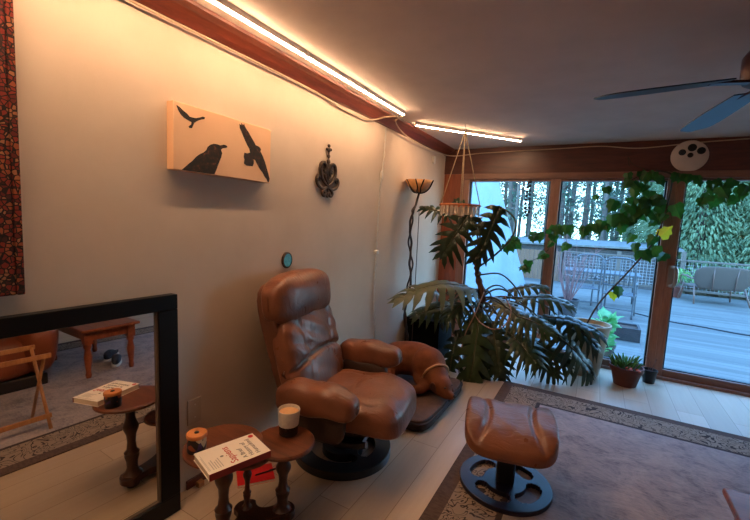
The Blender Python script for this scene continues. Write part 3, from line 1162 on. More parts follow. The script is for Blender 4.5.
# red notebook with pen on the floor
NB = thing('red_notebook', (0.222, -3.415, 0.0), 'bright red notebook lying on the floor behind the side table', 'notebook')
NB.rotation_euler = (0, 0, math.radians(52))
MB().box((-0.098, -0.074, 0.0015), (0.098, 0.074, 0.013)).build('pages', M['paper'], NB)
b = MB()
b.box((-0.1, -0.075, 0.0), (0.1, 0.075, 0.0016))
b.box((-0.1, -0.075, 0.013), (0.1, 0.075, 0.0148))
b.build('cover', M['red_cover'], NB, bevel=0.0006)
PN = thing('black_pen', (0.265, -3.375, 0.0208), 'black ballpoint pen lying on the red notebook', 'pen')
PN.rotation_euler = (0, 0, math.radians(62))
b = MB()
b.tube([(-0.065, 0, 0), (-0.055, 0, 0), (0.06, 0, 0), (0.068, 0, 0)], [0.0015, 0.0045, 0.005, 0.004], 10)
b.build('barrel', M['pen'], PN, smooth=True)
b = MB()
b.tube([(0.02, 0, 0.0062), (0.062, 0, 0.0062)], 0.0015, 6)
b.build('clip', M['pen'], PN)

# coffee cup
CP = thing('coffee_cup', (0.555, -3.525, 0.42), 'white handleless cup with dark dipped base, milky coffee, on right table top', 'cup')
b = MB()
b.lathe([(0, 0), (0.042, 0), (0.045, 0.003), (0.0485, 0.05)], seg=36)
b.build('dipped_base', M['ceramic_dark'], CP, smooth=True)
b = MB()
b.lathe([(0.0485, 0.05), (0.0545, 0.124), (0.0535, 0.128), (0.051, 0.126), (0.0495, 0.112), (0.046, 0.03), (0, 0.025)], seg=36)
b.build('cup_body', M['ceramic'], CP, smooth=True)
b = MB()
b.lathe([(0.0494, 0.1115), (0.0, 0.113)], seg=30)
b.build('coffee', M['coffee'], CP, smooth=True)

# tin with wooden lid
TN = thing('patterned_tin', (0.424, -3.945, 0.5), 'small patterned tin with round orange wooden lid on the left table top', 'tin')
MB().lathe([(0, 0), (0.036, 0), (0.038, 0.003), (0.038, 0.06), (0.036, 0.063), (0, 0.063)], seg=32).build('tin_body', M['tin'], TN, auto=True)
MB().lathe([(0, 0.063), (0.0395, 0.063), (0.041, 0.066), (0.041, 0.076), (0.039, 0.079), (0, 0.079)], seg=32).build('lid', M['lid_wood'], TN, auto=True)
MB().lathe([(0.010, 0.079), (0.009, 0.082), (0, 0.0815)], seg=16).build('knob', M['knob'], TN, smooth=True)
# small floor object beside the mirror
tag(MB().box((0.02, -3.655, 0.0), (0.05, -3.62, 0.03)).build('small_wooden_block', M['tray_wood'], bevel=0.004), 'tiny wooden block on the floor beside the mirror foot', 'block')

# ------------------------------------------------------------------ dog bed and dog
DB = thing('dog_bed', (0.49, -1.98, 0.0), 'flat brown rectangular dog bed on the floor behind the recliner', 'dog bed')
b = MB()


def bed_fn(p):
    x, y, z = p
    if z > 0:
        z += 0.008*math.sin(x*11)*math.sin(y*8+1) - 0.02*math.exp(-(x/0.22)**2-(y/0.35)**2)
    return (x, y, z)


b.sq((0.375, 0.48, 0.022), 8, 20, bed_fn, pose((0, 0, 0.066)))
b.build('top_pad', M['bed'], DB, smooth=True)
b = MB()
b.sq((0.385, 0.49, 0.034), 9, 14, None, pose((0, 0, 0.034)))
b.build('bed_base', M['bed_dark'], DB, smooth=True)
b = MB()
pts = []
for q in np.linspace(0, 2*PI, 81):
    pts.append((0.383*np.sign(math.cos(q))*abs(math.cos(q))**0.22, 0.488*np.sign(math.sin(q))*abs(math.sin(q))**0.22, 0.062))
b.tube(pts, 0.009, 6)
b.build('edge_piping', M['bed_dark'], DB, smooth=True)


def blob(mb, c, r, mtx=None):
    mb.sq(r, 2.0, 8, None, (Matrix.Translation(c) @ (mtx if mtx is not None else Matrix.Identity(4))))


def limb(mb, pts, rs):
    P = smooth_path(pts, 5)
    n_ = len(P)
    R_ = []
    for i in range(n_):
        q = i/(n_-1)*(len(rs)-1)
        k = min(int(q), len(rs)-2)
        R_.append(rs[k]+(rs[k+1]-rs[k])*(q-k))
    mb.tube(P, R_, 12)
    for p, r in ((P[0], R_[0]), (P[-1], R_[-1])):
        blob(mb, p, (r, r, r))


DG = thing('dog', (0.5, -1.85, 0.092), 'russet brown dog curled up asleep on the dog bed', 'dog')
b = MB()
# trunk: rump behind the chair arm, deep chest towards the right, spine arched upwards
limb(b, [(-0.30, 0.02, 0.13), (-0.18, 0.06, 0.165), (-0.02, 0.09, 0.18), (0.11, 0.06, 0.165), (0.19, -0.02, 0.135)], [0.12, 0.15, 0.155, 0.15, 0.105])
blob(b, (-0.25, -0.06, 0.12), (0.15, 0.13, 0.13))
blob(b, (0.14, 0.0, 0.185), (0.15, 0.14, 0.16))
# neck to the head, laid down on the bed
limb(b, [(0.16, 0.0, 0.17), (0.23, -0.06, 0.14), (0.285, -0.11, 0.10)], [0.13, 0.112, 0.09])
blob(b, (0.30, -0.125, 0.098), (0.105, 0.088, 0.082), Matrix.Rotation(math.radians(-25), 4, 'Z'))
limb(b, [(0.32, -0.14, 0.066), (0.365, -0.16, 0.052), (0.405, -0.165, 0.044)], [0.06, 0.048, 0.034])
# legs folded in front and behind
limb(b, [(0.10, -0.08, 0.10), (0.17, -0.17, 0.05), (0.08, -0.22, 0.034), (0.0, -0.23, 0.03)], [0.062, 0.045, 0.03, 0.03])
limb(b, [(0.2, 0.05, 0.09), (0.3, 0.04, 0.04), (0.36, -0.03, 0.03)], [0.06, 0.036, 0.03])
limb(b, [(-0.28, -0.1, 0.12), (-0.14, -0.2, 0.075), (-0.22, -0.27, 0.04), (-0.1, -0.3, 0.03)], [0.09, 0.06, 0.035, 0.03])
limb(b, [(-0.38, 0.02, 0.09), (-0.40, -0.12, 0.04), (-0.33, -0.24, 0.025)], [0.035, 0.024, 0.012])
body = b.build('body', M['fur'], DG, smooth=True)
rm = body.modifiers.new('remesh', 'REMESH')
rm.mode = 'VOXEL'
rm.voxel_size = 0.012
rm.use_smooth_shade = True
sm = body.modifiers.new('smooth', 'SMOOTH')
sm.iterations = 8
sm.factor = 0.5
for s, (ex, ey, ez) in ((0, (0.268, -0.205, 0.115)), (1, (0.315, -0.045, 0.13))):
    b = MB()

    def ear_fn(p, s=s):
        x, y, z = p
        return (x*(1-0.4*z/0.05), y, z-0.1*x*x)
    b.sq((0.036, 0.01, 0.05), 2.4, 8, ear_fn, pose((ex, ey, ez-0.02), math.radians(20), math.radians(-25), math.radians(18 if s == 0 else -30)))
    b.build('ear', mat('darker russet ear', (78, 40, 24), (94, 50, 30), 20, 0.75), DG, smooth=True)
b = MB()
blob(b, (0.436, -0.168, 0.05), (0.014, 0.016, 0.012))
b.build('nose', M['dog_dark'], DG, smooth=True)
for ex, ey, ez in ((0.368, -0.208, 0.115), (0.392, -0.13, 0.118)):
    b = MB()
    blob(b, (ex, ey, ez), (0.010, 0.007, 0.006))
    b.build('eye', M['dog_dark'], DG, smooth=True)
b = MB()
ax = Vector((0.06, -0.05, -0.04)).normalized()
e1 = ax.cross(Vector((0, 0, 1))).normalized()
e2 = ax.cross(e1)
cn = Vector((0.228, -0.058, 0.142))
b.tube([cn+(e1*math.cos(q)*0.116+e2*math.sin(q)*0.118) for q in np.linspace(0, 2*PI, 41)], 0.009, 6)
b.build('collar', M['collar'], DG, smooth=True)

# ------------------------------------------------------------------ coffee table (corner in frame, rest in the mirror)
CT = thing('coffee_table', (2.845, -3.155, 0.009), 'reddish wooden coffee table with turned legs on the rug, corner at the lower right', 'coffee table')
MB().box((-0.5, -0.25, 0.44), (0.5, 0.25, 0.468)).build('table_top', M['cherry'], CT, bevel=0.008)
b = MB()
b.box((-0.44, -0.20, 0.35), (0.44, -0.18, 0.44))
b.box((-0.44, 0.18, 0.35), (0.44, 0.20, 0.44))
b.box((-0.44, -0.18, 0.35), (-0.42, 0.18, 0.44))
b.box((0.42, -0.18, 0.35), (0.44, 0.18, 0.44))
b.build('apron', M['cherry'], CT, bevel=0.003)
for sx_ in (-1, 1):
    for sy_ in (-1, 1):
        b = MB()
        b.lathe([(0, 0), (0.02, 0), (0.026, 0.03), (0.02, 0.06), (0.03, 0.14), (0.034, 0.2), (0.024, 0.27), (0.034, 0.29), (0.034, 0.31), (0.03, 0.32), (0, 0.32)], c=(sx_*0.425, sy_*0.185, 0), seg=18)
        b.box((sx_*0.425-0.033, sy_*0.185-0.033, 0.32), (sx_*0.425+0.033, sy_*0.185+0.033, 0.44))
        b.build('leg', M['cherry'], CT, auto=True)

# sneakers under the table (seen in the mirror)
for k, (x, y, rz, lab) in enumerate(((2.62, -3.02, 0.5, 'dark sneaker under the coffee table in the mirror, the one nearer the mirror'), (2.84, -2.98, 0.8, 'dark sneaker under the coffee table in the mirror, the one further back'))):
    if k == 0:
        SN = thing('sneaker', (x, y, 0.009), lab, 'shoe', 'sneakers under the coffee table', rz)
        b = MB()
        b.sq((0.14, 0.046, 0.014), 3.5, 10, lambda p: (p[0], p[1]*(1-0.25*abs(p[0])/0.14), p[2]+0.012*max(0, p[0]/0.14)**3), pose((0, 0, 0.014)))
        b.build('sole', M['sole'], SN, smooth=True)
        b = MB()
        b.sq((0.13, 0.042, 0.045), 2.8, 12, lambda p: (p[0], p[1]*(1-0.2*abs(p[0])/0.13), p[2]*(1-0.55*max(0, (p[0]+0.02)/0.15)) - (0.02*max(0, p[0]/0.13) if p[2] > 0 else 0)), pose((0, 0, 0.062)))
        b.build('upper', M['sneaker'], SN, smooth=True)
        b = MB()
        for q in range(4):
            xx = 0.02+0.02*q
            b.tube([(xx, -0.022, 0.094-0.008*q), (xx+0.006, 0, 0.1-0.008*q), (xx, 0.022, 0.094-0.008*q)], 0.003, 5)
        b.build('laces', M['sole'], SN, smooth=True)
    else:
        dup(SN, (x, y, 0.009), rz, lab)

# sofa chair and tray stand (seen in the mirror)
SF = thing('leather_armchair', (2.86, -4.10, 0.009), 'plump rust leather armchair standing on the rug, seen only in the mirror', 'armchair')
b = MB()
b.sq((0.36, 0.5, 0.2), 4, 14, None, pose((0.02, 0, 0.27)))
b.build('seat', M['leather_sofa'], SF, smooth=True)
for s in (-1, 1):
    b = MB()
    b.sq((0.42, 0.15, 0.28), 2.8, 14, lambda p: (p[0], p[1]*(1+0.25*p[2]/0.28), p[2]), pose((0, s*0.46, 0.36)))
    b.build('armrest', M['leather_sofa'], SF, smooth=True)
b = MB()
b.sq((0.15, 0.5, 0.32), 3, 14, None, pose((0.38, 0, 0.56), math.radians(10)))
b.build('backrest', M['leather_sofa'], SF, smooth=True)
b = MB()
b.box((-0.3, -0.5, 0.0), (0.4, 0.5, 0.1))
b.build('plinth', M['black_wood'], SF, bevel=0.01)

TR = thing('folding_tray_stand', (1.72, -4.16, 0.009), 'pale wooden folding stand with crossed legs on the rug, seen only in the mirror', 'folding stand')
for sy_ in (-0.27, 0.27):
    for k in (-1, 1):
        b = MB()
        b.tube([(-k*0.16, sy_+k*0.008, 0.0), (k*0.16, sy_+k*0.008, 0.52)], 0.011, 8)
        b.build('leg', M['tray_wood'], TR, smooth=True)
for nm, xx, zz in (('top_bar', -0.16, 0.52), ('top_bar', 0.16, 0.52), ('stretcher', -0.11, 0.08)):
    b = MB()
    b.box((xx-0.009, -0.3, zz-0.016), (xx+0.009, 0.3, zz+0.016))
    b.build(nm, M['tray_wood'], TR, bevel=0.003)

# ------------------------------------------------------------------ black cabinet in the corner
t = thing('black_corner_cabinet', (0.22, -0.78, 0.0), 'matt black box cabinet in the corner behind the dog', 'cabinet')
MB().box((-0.20, -0.24, 0.02), (0.20, 0.22, 0.44)).build('carcass', M['box_black'], t, bevel=0.006)
MB().box((-0.18, -0.255, 0.05), (0.18, -0.241, 0.41)).build('front_panel', M['box_black'], t, bevel=0.004)
b = MB()
b.box((-0.19, -0.22, 0.0), (0.19, 0.2, 0.02))
b.build('plinth', M['box_black'], t)

# ------------------------------------------------------------------ branch floor lamp
FL = thing('branch_floor_lamp', (0.15, -1.23, 0.0), 'tall floor lamp with twisted vine pole and amber glass bowl shade in the corner', 'floor lamp')
MB().lathe([(0, 0), (0.12, 0), (0.12, 0.012), (0.04, 0.03), (0.015, 0.05), (0, 0.05)], seg=28).build('base', M['vine_iron'], FL, auto=True)
b = MB()
for k in (0, 1):
    pts = []
    for i in range(60):
        z = 0.04+1.58*i/59
        a = i*0.42+k*PI
        w = 0.012+0.006*math.sin(i*0.7)
        pts.append((w*math.cos(a)+0.015*math.sin(i*0.23), -0.05+w*math.sin(a)+0.02*math.sin(i*0.17+1), z))
    pts += [(0.01, 0.0, 1.67), (0.0, 0.05, 1.73), (0.0, 0.08, 1.78), (0.0, 0.08, 1.805)]
    b.tube(smooth_path(pts, 2), 0.012-0.003*k, 7)
b.build('pole', M['vine_iron'], FL, smooth=True)
b = MB()
b.lathe([(0.03, 1.80), (0.06, 1.81), (0.105, 1.85), (0.15, 1.925), (0.145, 1.925), (0.10, 1.857), (0.058, 1.818), (0.03, 1.81)], c=(0, 0.08, 0), seg=36)
sh = b.build('shade', M['shade'], FL, smooth=True)
b = MB()
for q in range(7):
    a = q*2*PI/7+0.3
    pts = []
    for rr_, zz in ((0.02, 1.795), (0.066, 1.806), (0.110, 1.848), (0.156, 1.925)):
        a += rnd(-0.22, 0.22)
        pts.append((rr_*math.cos(a), 0.08+rr_*math.sin(a), zz))
    b.tube(smooth_path(pts, 4), 0.006, 6)
b.build('branch_cage', M['vine_iron'], sh, smooth=True)
b = MB()
b.tube([(0.03, 0.06, 0.05), (0.03, 0.06, 0.8), (0.02, 0.07, 1.6)], 0.004, 6)
b.build('lamp_cord', M['cable_dark'], FL, smooth=True)

# ------------------------------------------------------------------ philodendron
def lobed_leaf(base, tip, up, width, nl=8, droop=0.35, arch=0.12, fold=0.25, twist=0.0):
    """deeply lobed blade; returns an MB"""
    base, tip, up = Vector(base), Vector(tip), Vector(up)
    ax_ = tip-base
    L = ax_.length
    ax_.normalize()
    nn = (up-ax_*up.dot(ax_)).normalized()
    if twist:
        nn = Matrix.Rotation(twist, 3, ax_) @ nn
    sd = ax_.cross(nn)

    def mid(t):
        return base+ax_*(L*t)+nn*(arch*L*4*t*(1-t))-nn*0.0
    b_ = MB()
    for s in (-1, 1):
        for i in range(nl):
            t0 = 0.0+0.93*i/nl
            t1 = t0+0.93/nl*1.12
            tm = (t0+t1)/2
            wl = width*(math.sin(PI*(0.16+0.80*tm))**0.75)*rnd(0.86, 1.08)
            th = math.radians(-30+92*tm+rnd(-5, 5))
            d_ = sd*s*math.cos(th)+ax_*math.sin(th)
            rows = 6
            vs = []
            for k in range(rows+1):
                q = k/rows
                hw_ = 0.5*(1.15 if q < 0.3 else 0.80-0.34*((q-0.3)/0.7)**1.3)*(1 if k < rows else 0.12)*(1+0.12*math.sin(k*2.1+i))
                if k == rows-1:
                    hw_ *= 0.62
                c0 = mid(tm)+d_*(wl*q)+ax_*(0.05*L*q*q)
                c0 = c0+nn*(fold*wl*q*(1-q)) - nn*(droop*wl*q*q)
                c0 = c0-Vector((0, 0, 1))*(0.55*droop*wl*q*q)+nn*(0.03*wl*math.sin(q*5+i*1.7))
                lat = ax_*math.cos(th)-sd*s*math.sin(th)
                hb_ = (t1-t0)*L*hw_
                m0 = mid(t0)*(1-q)+c0*q if k == 0 else None
                if k == 0:
                    vs += [mid(t0), mid(tm)+nn*0.003, mid(min(t1, 1))]
                else:
                    vs += [c0-lat*hb_*0.9, c0+nn*0.006*(1-q), c0+lat*hb_*0.9]
            fs = []
            for k in range(rows):
                for j in range(2):
                    a = k*3+j
                    f_ = (a, a+1, a+4, a+3)
                    fs.append(f_ if s > 0 else f_[::-1])
            b_.add(vs, fs)
    # end lobe
    vs = [mid(0.86)+sd*0.04*L, mid(0.86), mid(0.86)-sd*0.04*L, mid(0.94)+sd*0.05*L, mid(0.94), mid(0.94)-sd*0.05*L, tip+ax_*0.06*L]
    b_.add(vs, [(0, 1, 4, 3), (1, 2, 5, 4), (3, 4, 6), (4, 5, 6)])
    # midrib
    b_.tube([mid(t)+nn*0.004 for t in np.linspace(0, 0.97, 9)], [0.009*(1-0.8*t)+0.001 for t in np.linspace(0, 1, 9)], 6, mi=1)
    return b_


PH = thing('philodendron', (0.80, -0.74, 0.0), 'big split-leaf philodendron spreading in the corner in front of the window', 'plant')
PO = PH.location
MB().lathe([(0, 0), (0.17, 0), (0.175, 0.02), (0.205, 0.33), (0.215, 0.335), (0.215, 0.36), (0.195, 0.36), (0.185, 0.33), (0, 0.33)], seg=40).build('planter', M['black_pot'], PH, auto=True)
MB().lathe([(0.186, 0.332), (0.1, 0.345), (0, 0.35)], seg=24).build('soil', M['soil'], PH, smooth=True)
KN = at(477, 268, 'y', -0.80)
b = MB()
P = smooth_path([(0.80, -0.74, 0.34), (0.76, -0.76, 0.55), (0.80, -0.80, 0.75), (0.74, -0.78, 0.92), KN, (KN.x-0.01, KN.y, KN.z+0.06)], 6)
b.tube(P, [0.045-0.022*i/(len(P)-1)+0.006*math.sin(i*1.9) for i in range(len(P))], 10)
for i in range(0, len(P), 3):
    blob(b, P[i]+Vector((rnd(-.02, .02), rnd(-.02, .02), 0)), (0.026, 0.026, 0.02))
b.v = [tuple(Vector(p)-PO) for p in b.v]
b.build('stem', M['trunk_plant'], PH, smooth=True)


def petiole(p0, p1, sag=0.1, r=0.011, bow=(0, 0, 1)):
    p0, p1 = Vector(p0), Vector(p1)
    bw = Vector(bow)
    pts = [p0+(p1-p0)*t+bw*(sag*4*t*(1-t)) for t in np.linspace(0, 1, 12)]
    b_ = MB()
    b_.tube([p-PO for p in pts], [r*(1-0.35*t) for t in np.linspace(0, 1, 12)], 8)
    return b_


CAMDIR = Vector((0.35, -1, 0.25))
leaves = [
    # base(px,py,axis,val)      tip                      up hint             width lobes droop arch mat  petiole-from  sag bow label
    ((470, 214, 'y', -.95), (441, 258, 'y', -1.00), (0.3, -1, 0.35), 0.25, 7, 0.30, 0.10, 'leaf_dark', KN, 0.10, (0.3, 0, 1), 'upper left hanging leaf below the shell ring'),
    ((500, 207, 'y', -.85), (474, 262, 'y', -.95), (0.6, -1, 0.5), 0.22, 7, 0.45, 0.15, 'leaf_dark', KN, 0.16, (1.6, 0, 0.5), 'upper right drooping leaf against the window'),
    ((474, 292, 'y', -.95), (392, 303, 'x', .16), (0.1, -0.5, 1), 0.24, 9, 0.40, 0.16, 'leaf_pale', (0.76, -0.78, 0.75), 0.05, (0, 0, 1), 'pale grey green leaf spreading along the wall'),
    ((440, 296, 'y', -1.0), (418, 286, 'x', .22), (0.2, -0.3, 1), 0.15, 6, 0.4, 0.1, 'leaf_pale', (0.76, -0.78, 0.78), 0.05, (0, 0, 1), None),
    ((480, 312, 'y', -1.1), (466, 402, 'y', -1.30), (0.3, -1, 0.25), 0.20, 8, 0.35, 0.12, 'leaf', (0.78, -0.78, 0.7), 0.10, (0, -1, 0.6), 'long leaf hanging to the floor beside the dog'),
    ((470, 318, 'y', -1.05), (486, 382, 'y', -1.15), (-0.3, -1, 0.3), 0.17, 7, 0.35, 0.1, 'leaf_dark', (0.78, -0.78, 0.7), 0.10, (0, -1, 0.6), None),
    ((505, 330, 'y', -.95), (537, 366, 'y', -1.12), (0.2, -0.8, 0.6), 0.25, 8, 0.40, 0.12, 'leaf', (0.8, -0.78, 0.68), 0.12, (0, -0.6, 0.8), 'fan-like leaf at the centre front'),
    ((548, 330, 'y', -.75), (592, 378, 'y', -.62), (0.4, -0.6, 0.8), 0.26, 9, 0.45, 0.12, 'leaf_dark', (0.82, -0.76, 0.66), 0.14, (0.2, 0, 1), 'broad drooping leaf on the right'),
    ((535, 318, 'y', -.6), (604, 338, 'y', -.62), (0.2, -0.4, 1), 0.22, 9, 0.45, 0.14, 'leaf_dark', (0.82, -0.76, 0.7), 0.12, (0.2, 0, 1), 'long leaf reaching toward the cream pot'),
    ((516, 300, 'y', -.65), (574, 308, 'y', -.6), (0.1, -0.4, 1), 0.19, 8, 0.35, 0.14, 'leaf', (0.80, -0.77, 0.74), 0.10, (0, 0, 1), None),
    ((508, 292, 'y', -.5), (548, 288, 'y', -.42), (0.0, -0.6, 1), 0.15, 7, 0.4, 0.12, 'leaf', (0.80, -0.77, 0.78), 0.08, (0, 0, 1), None),
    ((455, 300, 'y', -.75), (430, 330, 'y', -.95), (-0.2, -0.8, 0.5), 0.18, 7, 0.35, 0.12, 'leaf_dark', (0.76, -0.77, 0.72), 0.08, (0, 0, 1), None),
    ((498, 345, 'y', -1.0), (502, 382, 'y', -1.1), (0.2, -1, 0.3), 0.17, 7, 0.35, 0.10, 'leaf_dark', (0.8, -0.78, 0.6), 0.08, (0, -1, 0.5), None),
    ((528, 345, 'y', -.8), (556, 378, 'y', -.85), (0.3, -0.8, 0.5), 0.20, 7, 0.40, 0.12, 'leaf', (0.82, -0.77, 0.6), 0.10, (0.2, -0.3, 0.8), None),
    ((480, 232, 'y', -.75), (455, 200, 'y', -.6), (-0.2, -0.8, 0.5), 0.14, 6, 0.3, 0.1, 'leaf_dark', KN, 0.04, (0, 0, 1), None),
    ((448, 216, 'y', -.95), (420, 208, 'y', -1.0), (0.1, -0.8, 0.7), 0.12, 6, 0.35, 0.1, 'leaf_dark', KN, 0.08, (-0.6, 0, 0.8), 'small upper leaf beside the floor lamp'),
    ((470, 300, 'y', -1.0), (446, 322, 'y', -1.2), (0, -0.7, 0.7), 0.20, 7, 0.4, 0.12, 'leaf', (0.77, -0.78, 0.72), 0.06, (0, 0, 1), None),
    ((462, 306, 'y', -.85), (412, 318, 'x', .20), (0, -0.7, 0.7), 0.20, 8, 0.4, 0.12, 'leaf', (0.77, -0.78, 0.72), 0.06, (0, 0, 1), None),
    ((492, 300, 'y', -.8), (530, 330, 'y', -1.0), (0.2, -0.7, 0.8), 0.22, 9, 0.45, 0.12, 'leaf_pale', (0.8, -0.78, 0.74), 0.08, (0, 0, 1), None),
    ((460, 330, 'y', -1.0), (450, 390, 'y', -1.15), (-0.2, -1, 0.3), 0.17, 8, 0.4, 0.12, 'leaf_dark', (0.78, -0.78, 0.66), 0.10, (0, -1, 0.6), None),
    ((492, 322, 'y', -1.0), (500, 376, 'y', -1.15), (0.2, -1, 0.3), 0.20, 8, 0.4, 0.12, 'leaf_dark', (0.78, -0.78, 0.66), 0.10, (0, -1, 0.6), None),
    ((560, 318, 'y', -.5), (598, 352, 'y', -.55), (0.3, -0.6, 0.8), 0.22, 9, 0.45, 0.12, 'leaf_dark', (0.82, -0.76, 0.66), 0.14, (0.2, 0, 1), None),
    ((520, 340, 'y', -.7), (572, 368, 'y', -.75), (0.2, -0.7, 0.8), 0.24, 9, 0.45, 0.12, 'leaf', (0.82, -0.76, 0.62), 0.14, (0.2, 0, 1), None),
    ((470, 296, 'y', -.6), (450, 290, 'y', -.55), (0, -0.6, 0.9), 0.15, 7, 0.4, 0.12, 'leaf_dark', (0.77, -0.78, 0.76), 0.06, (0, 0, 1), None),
    ((512, 316, 'y', -.95), (556, 336, 'y', -1.0), (0.1, -0.6, 0.8), 0.20, 8, 0.4, 0.12, 'leaf', (0.8, -0.78, 0.72), 0.08, (0, 0, 1), None),
]
for bs, tp, up, wdt, nl, dr_, arc, mt, pf, sag, bow, lab in leaves:
    p0, p1 = at(*bs), at(*tp)
    lb = lobed_leaf(p0-PO, p1-PO, up, wdt, nl, dr_, arc)
    lo = lb.build('leaf', [M[mt], M['petiole']], PH, smooth=True)
    if lab:
        lo['label'] = lab
    petiole(pf, p0, sag, 0.011, bow).build('stalk', M['petiole'], lo, smooth=True)
for k, pts in enumerate((
        [at(484, 292, 'y', -.95), at(476, 312, 'y', -1.15), at(464, 338, 'y', -1.25), at(459, 372, 'y', -1.22), at(470, 392, 'y', -1.15)],
        [at(470, 302, 'y', -1.0), at(478, 320, 'y', -1.2), at(492, 329, 'y', -1.25), at(504, 326, 'y', -1.2), at(511, 312, 'y', -1.1), at(505, 296, 'y', -.95)],
        [at(478, 275, 'y', -.85), at(500, 274, 'y', -.7), at(516, 288, 'y', -.6), at(524, 305, 'y', -.5)])):
    b = MB()
    P = smooth_path(pts, 8)
    b.tube([p-PO for p in P], 0.006 if k < 2 else 0.009, 6)
    b.build('aerial_root', M['root'] if k < 2 else M['petiole'], PH, smooth=True)

# ------------------------------------------------------------------ cream pot with climbing vine
VP = thing('climbing_vine', (1.81, -0.33, 0.0), 'climbing vine in a large cream pot trained along the top of the windows', 'plant')
VO = VP.location
MB().lathe([(0, 0), (0.13, 0), (0.135, 0.01), (0.195, 0.5), (0.208, 0.505), (0.208, 0.54), (0.192, 0.54), (0.182, 0.5), (0, 0.49)], seg=40).build('pot', M['cream_pot'], VP, auto=True)
MB().lathe([(0.182, 0.495), (0.08, 0.505), (0, 0.51)], seg=24).build('soil', M['soil'], VP, smooth=True)
sp1 = [(1.78, -0.33, 0.5), at(600, 302, 'y', -.30), at(628, 272, 'y', -.24), at(654, 241, 'y', -.17), at(666, 210, 'y', -.13), at(672, 180, 'y', -.10), (2.36, -0.09, 2.10), (2.25, -0.08, 2.13)]
runs = [
    smooth_path(sp1, 6),
    smooth_path([(2.30, -0.10, 2.08), at(650, 172, 'y', -.09), at(635, 178, 'y', -.11), at(622, 186, 'y', -.12), at(600, 192, 'y', -.12), at(588, 200, 'y', -.12)], 5),
    smooth_path([at(652, 196, 'y', -.13), at(632, 215, 'y', -.14), at(608, 222, 'y', -.14), at(582, 226, 'y', -.14), at(556, 228, 'y', -.14), at(535, 234, 'y', -.14), at(514, 240, 'y', -.14), at(505, 250, 'y', -.14)], 5),
    smooth_path([(2.36, -0.09, 2.12), at(700, 178, 'y', -.09), at(725, 180, 'y', -.09), at(755, 184, 'y', -.09)], 5),
    smooth_path([at(556, 228, 'y', -.14), at(548, 250, 'y', -.16), at(530, 262, 'y', -.17), at(518, 268, 'y', -.17)], 5),
    smooth_path([at(568, 224, 'y', -.14), at(566, 238, 'y', -.14), at(568, 248, 'y', -.14)], 4),
    smooth_path([(2.2, -0.08, 2.13), (2.05, -0.05, 2.2), (2.0, -0.045, 2.28), (2.02, -0.05, 2.18)], 4),
]
b = MB()
for k, P in enumerate(runs):
    b.tube([p-VO for p in P], 0.009 if k == 0 else 0.0035, 6)
b.build('stem', M['vine_stem'], VP, smooth=True)


def ivy_leaf(mb, p, d_, nrm, s, mi=0):
    d_ = Vector(d_).normalized()
    nrm = Vector(nrm)
    nrm = (nrm-d_*nrm.dot(d_)).normalized()
    sd = d_.cross(nrm)
    out = [(0, 0), (0.34, -0.12), (0.52, 0.18), (0.36, 0.42), (0.40, 0.62), (0.16, 0.78), (0, 1.1)]
    vs = []
    for x, y in out:
        vs.append(p+d_*(y*s)+sd*(x*s)-nrm*(abs(x)*0.35*s+0.12*s*y*y))
    for x, y in out[1:-1]:
        vs.append(p+d_*(y*s)-sd*(x*s)-nrm*(abs(x)*0.35*s+0.12*s*y*y))
    c0 = p+d_*(0.4*s)
    vs.append(c0)
    c = len(vs)-1
    R_ = [0, 1, 2, 3, 4, 5, 6]
    L_ = [0, 7, 8, 9, 10, 11, 6]
    fs = [(c, a, b2) for a, b2 in zip(R_, R_[1:])]+[(c, b2, a) for a, b2 in zip(L_, L_[1:])]
    mb.add(vs, fs, mi)


b = MB()
rr = random.Random(3)


def vine_leaf(p, s, mi=0):
    d_ = Vector((rr.uniform(-0.6, 0.6), rr.uniform(-0.5, 0.1), rr.uniform(-1.2, -0.35)))
    nrm = Vector((rr.uniform(-0.6, 0.6), -1, rr.uniform(0.1, 0.9)))
    q = p+Vector((rr.uniform(-.03, .03), rr.uniform(-.05, .02), rr.uniform(-.02, .03)))
    ivy_leaf(b, q-VO, d_, nrm, s, mi)


for P, cnt, s0 in ((runs[1], 11, 0.095), (runs[2], 28, 0.105), (runs[3], 8, 0.11), (runs[4], 9, 0.09), (runs[5], 3, 0.10)):
    for k in range(cnt):
        vine_leaf(P[rr.randrange(len(P))], s0*rr.uniform(0.75, 1.3))
for k in range(40):     # dense tuft left of the stile
    vine_leaf(at(rr.gauss(640, 17), rr.gauss(203, 17), 'y', rr.uniform(-0.2, -0.08)), 0.115*rr.uniform(0.7, 1.25))
for k in range(4):
    vine_leaf(at(rr.uniform(610, 668), rr.uniform(166, 186), 'y', rr.uniform(-0.12, -0.08)), 0.10*rr.uniform(0.7, 1.2))
for k in range(9):
    vine_leaf(at(rr.uniform(692, 752), rr.uniform(182, 198), 'y', -0.1), 0.12*rr.uniform(0.8, 1.2))
vine_leaf(at(652, 246, 'y', -.18), 0.15)
vine_leaf(at(646, 252, 'y', -.18), 0.13)
vine_leaf(at(615, 288, 'y', -.26), 0.12)
b.build('foliage', M['vine_leaf'], VP)
b = MB()
ivy_leaf(b, at(660, 236, 'y', -.18)-VO, (0.5, -0.2, 0.6), (0.1, -1, 0.4), 0.13)
b.build('yellow_leaf', M['vine_yellow'], VP)
b = MB()
ivy_leaf(b, at(613, 292, 'y', -.27)-VO, (0.2, -0.2, -0.9), (0.1, -1, 0.4), 0.09)
b.build('yellow_leaf', M['vine_yellow'], VP)

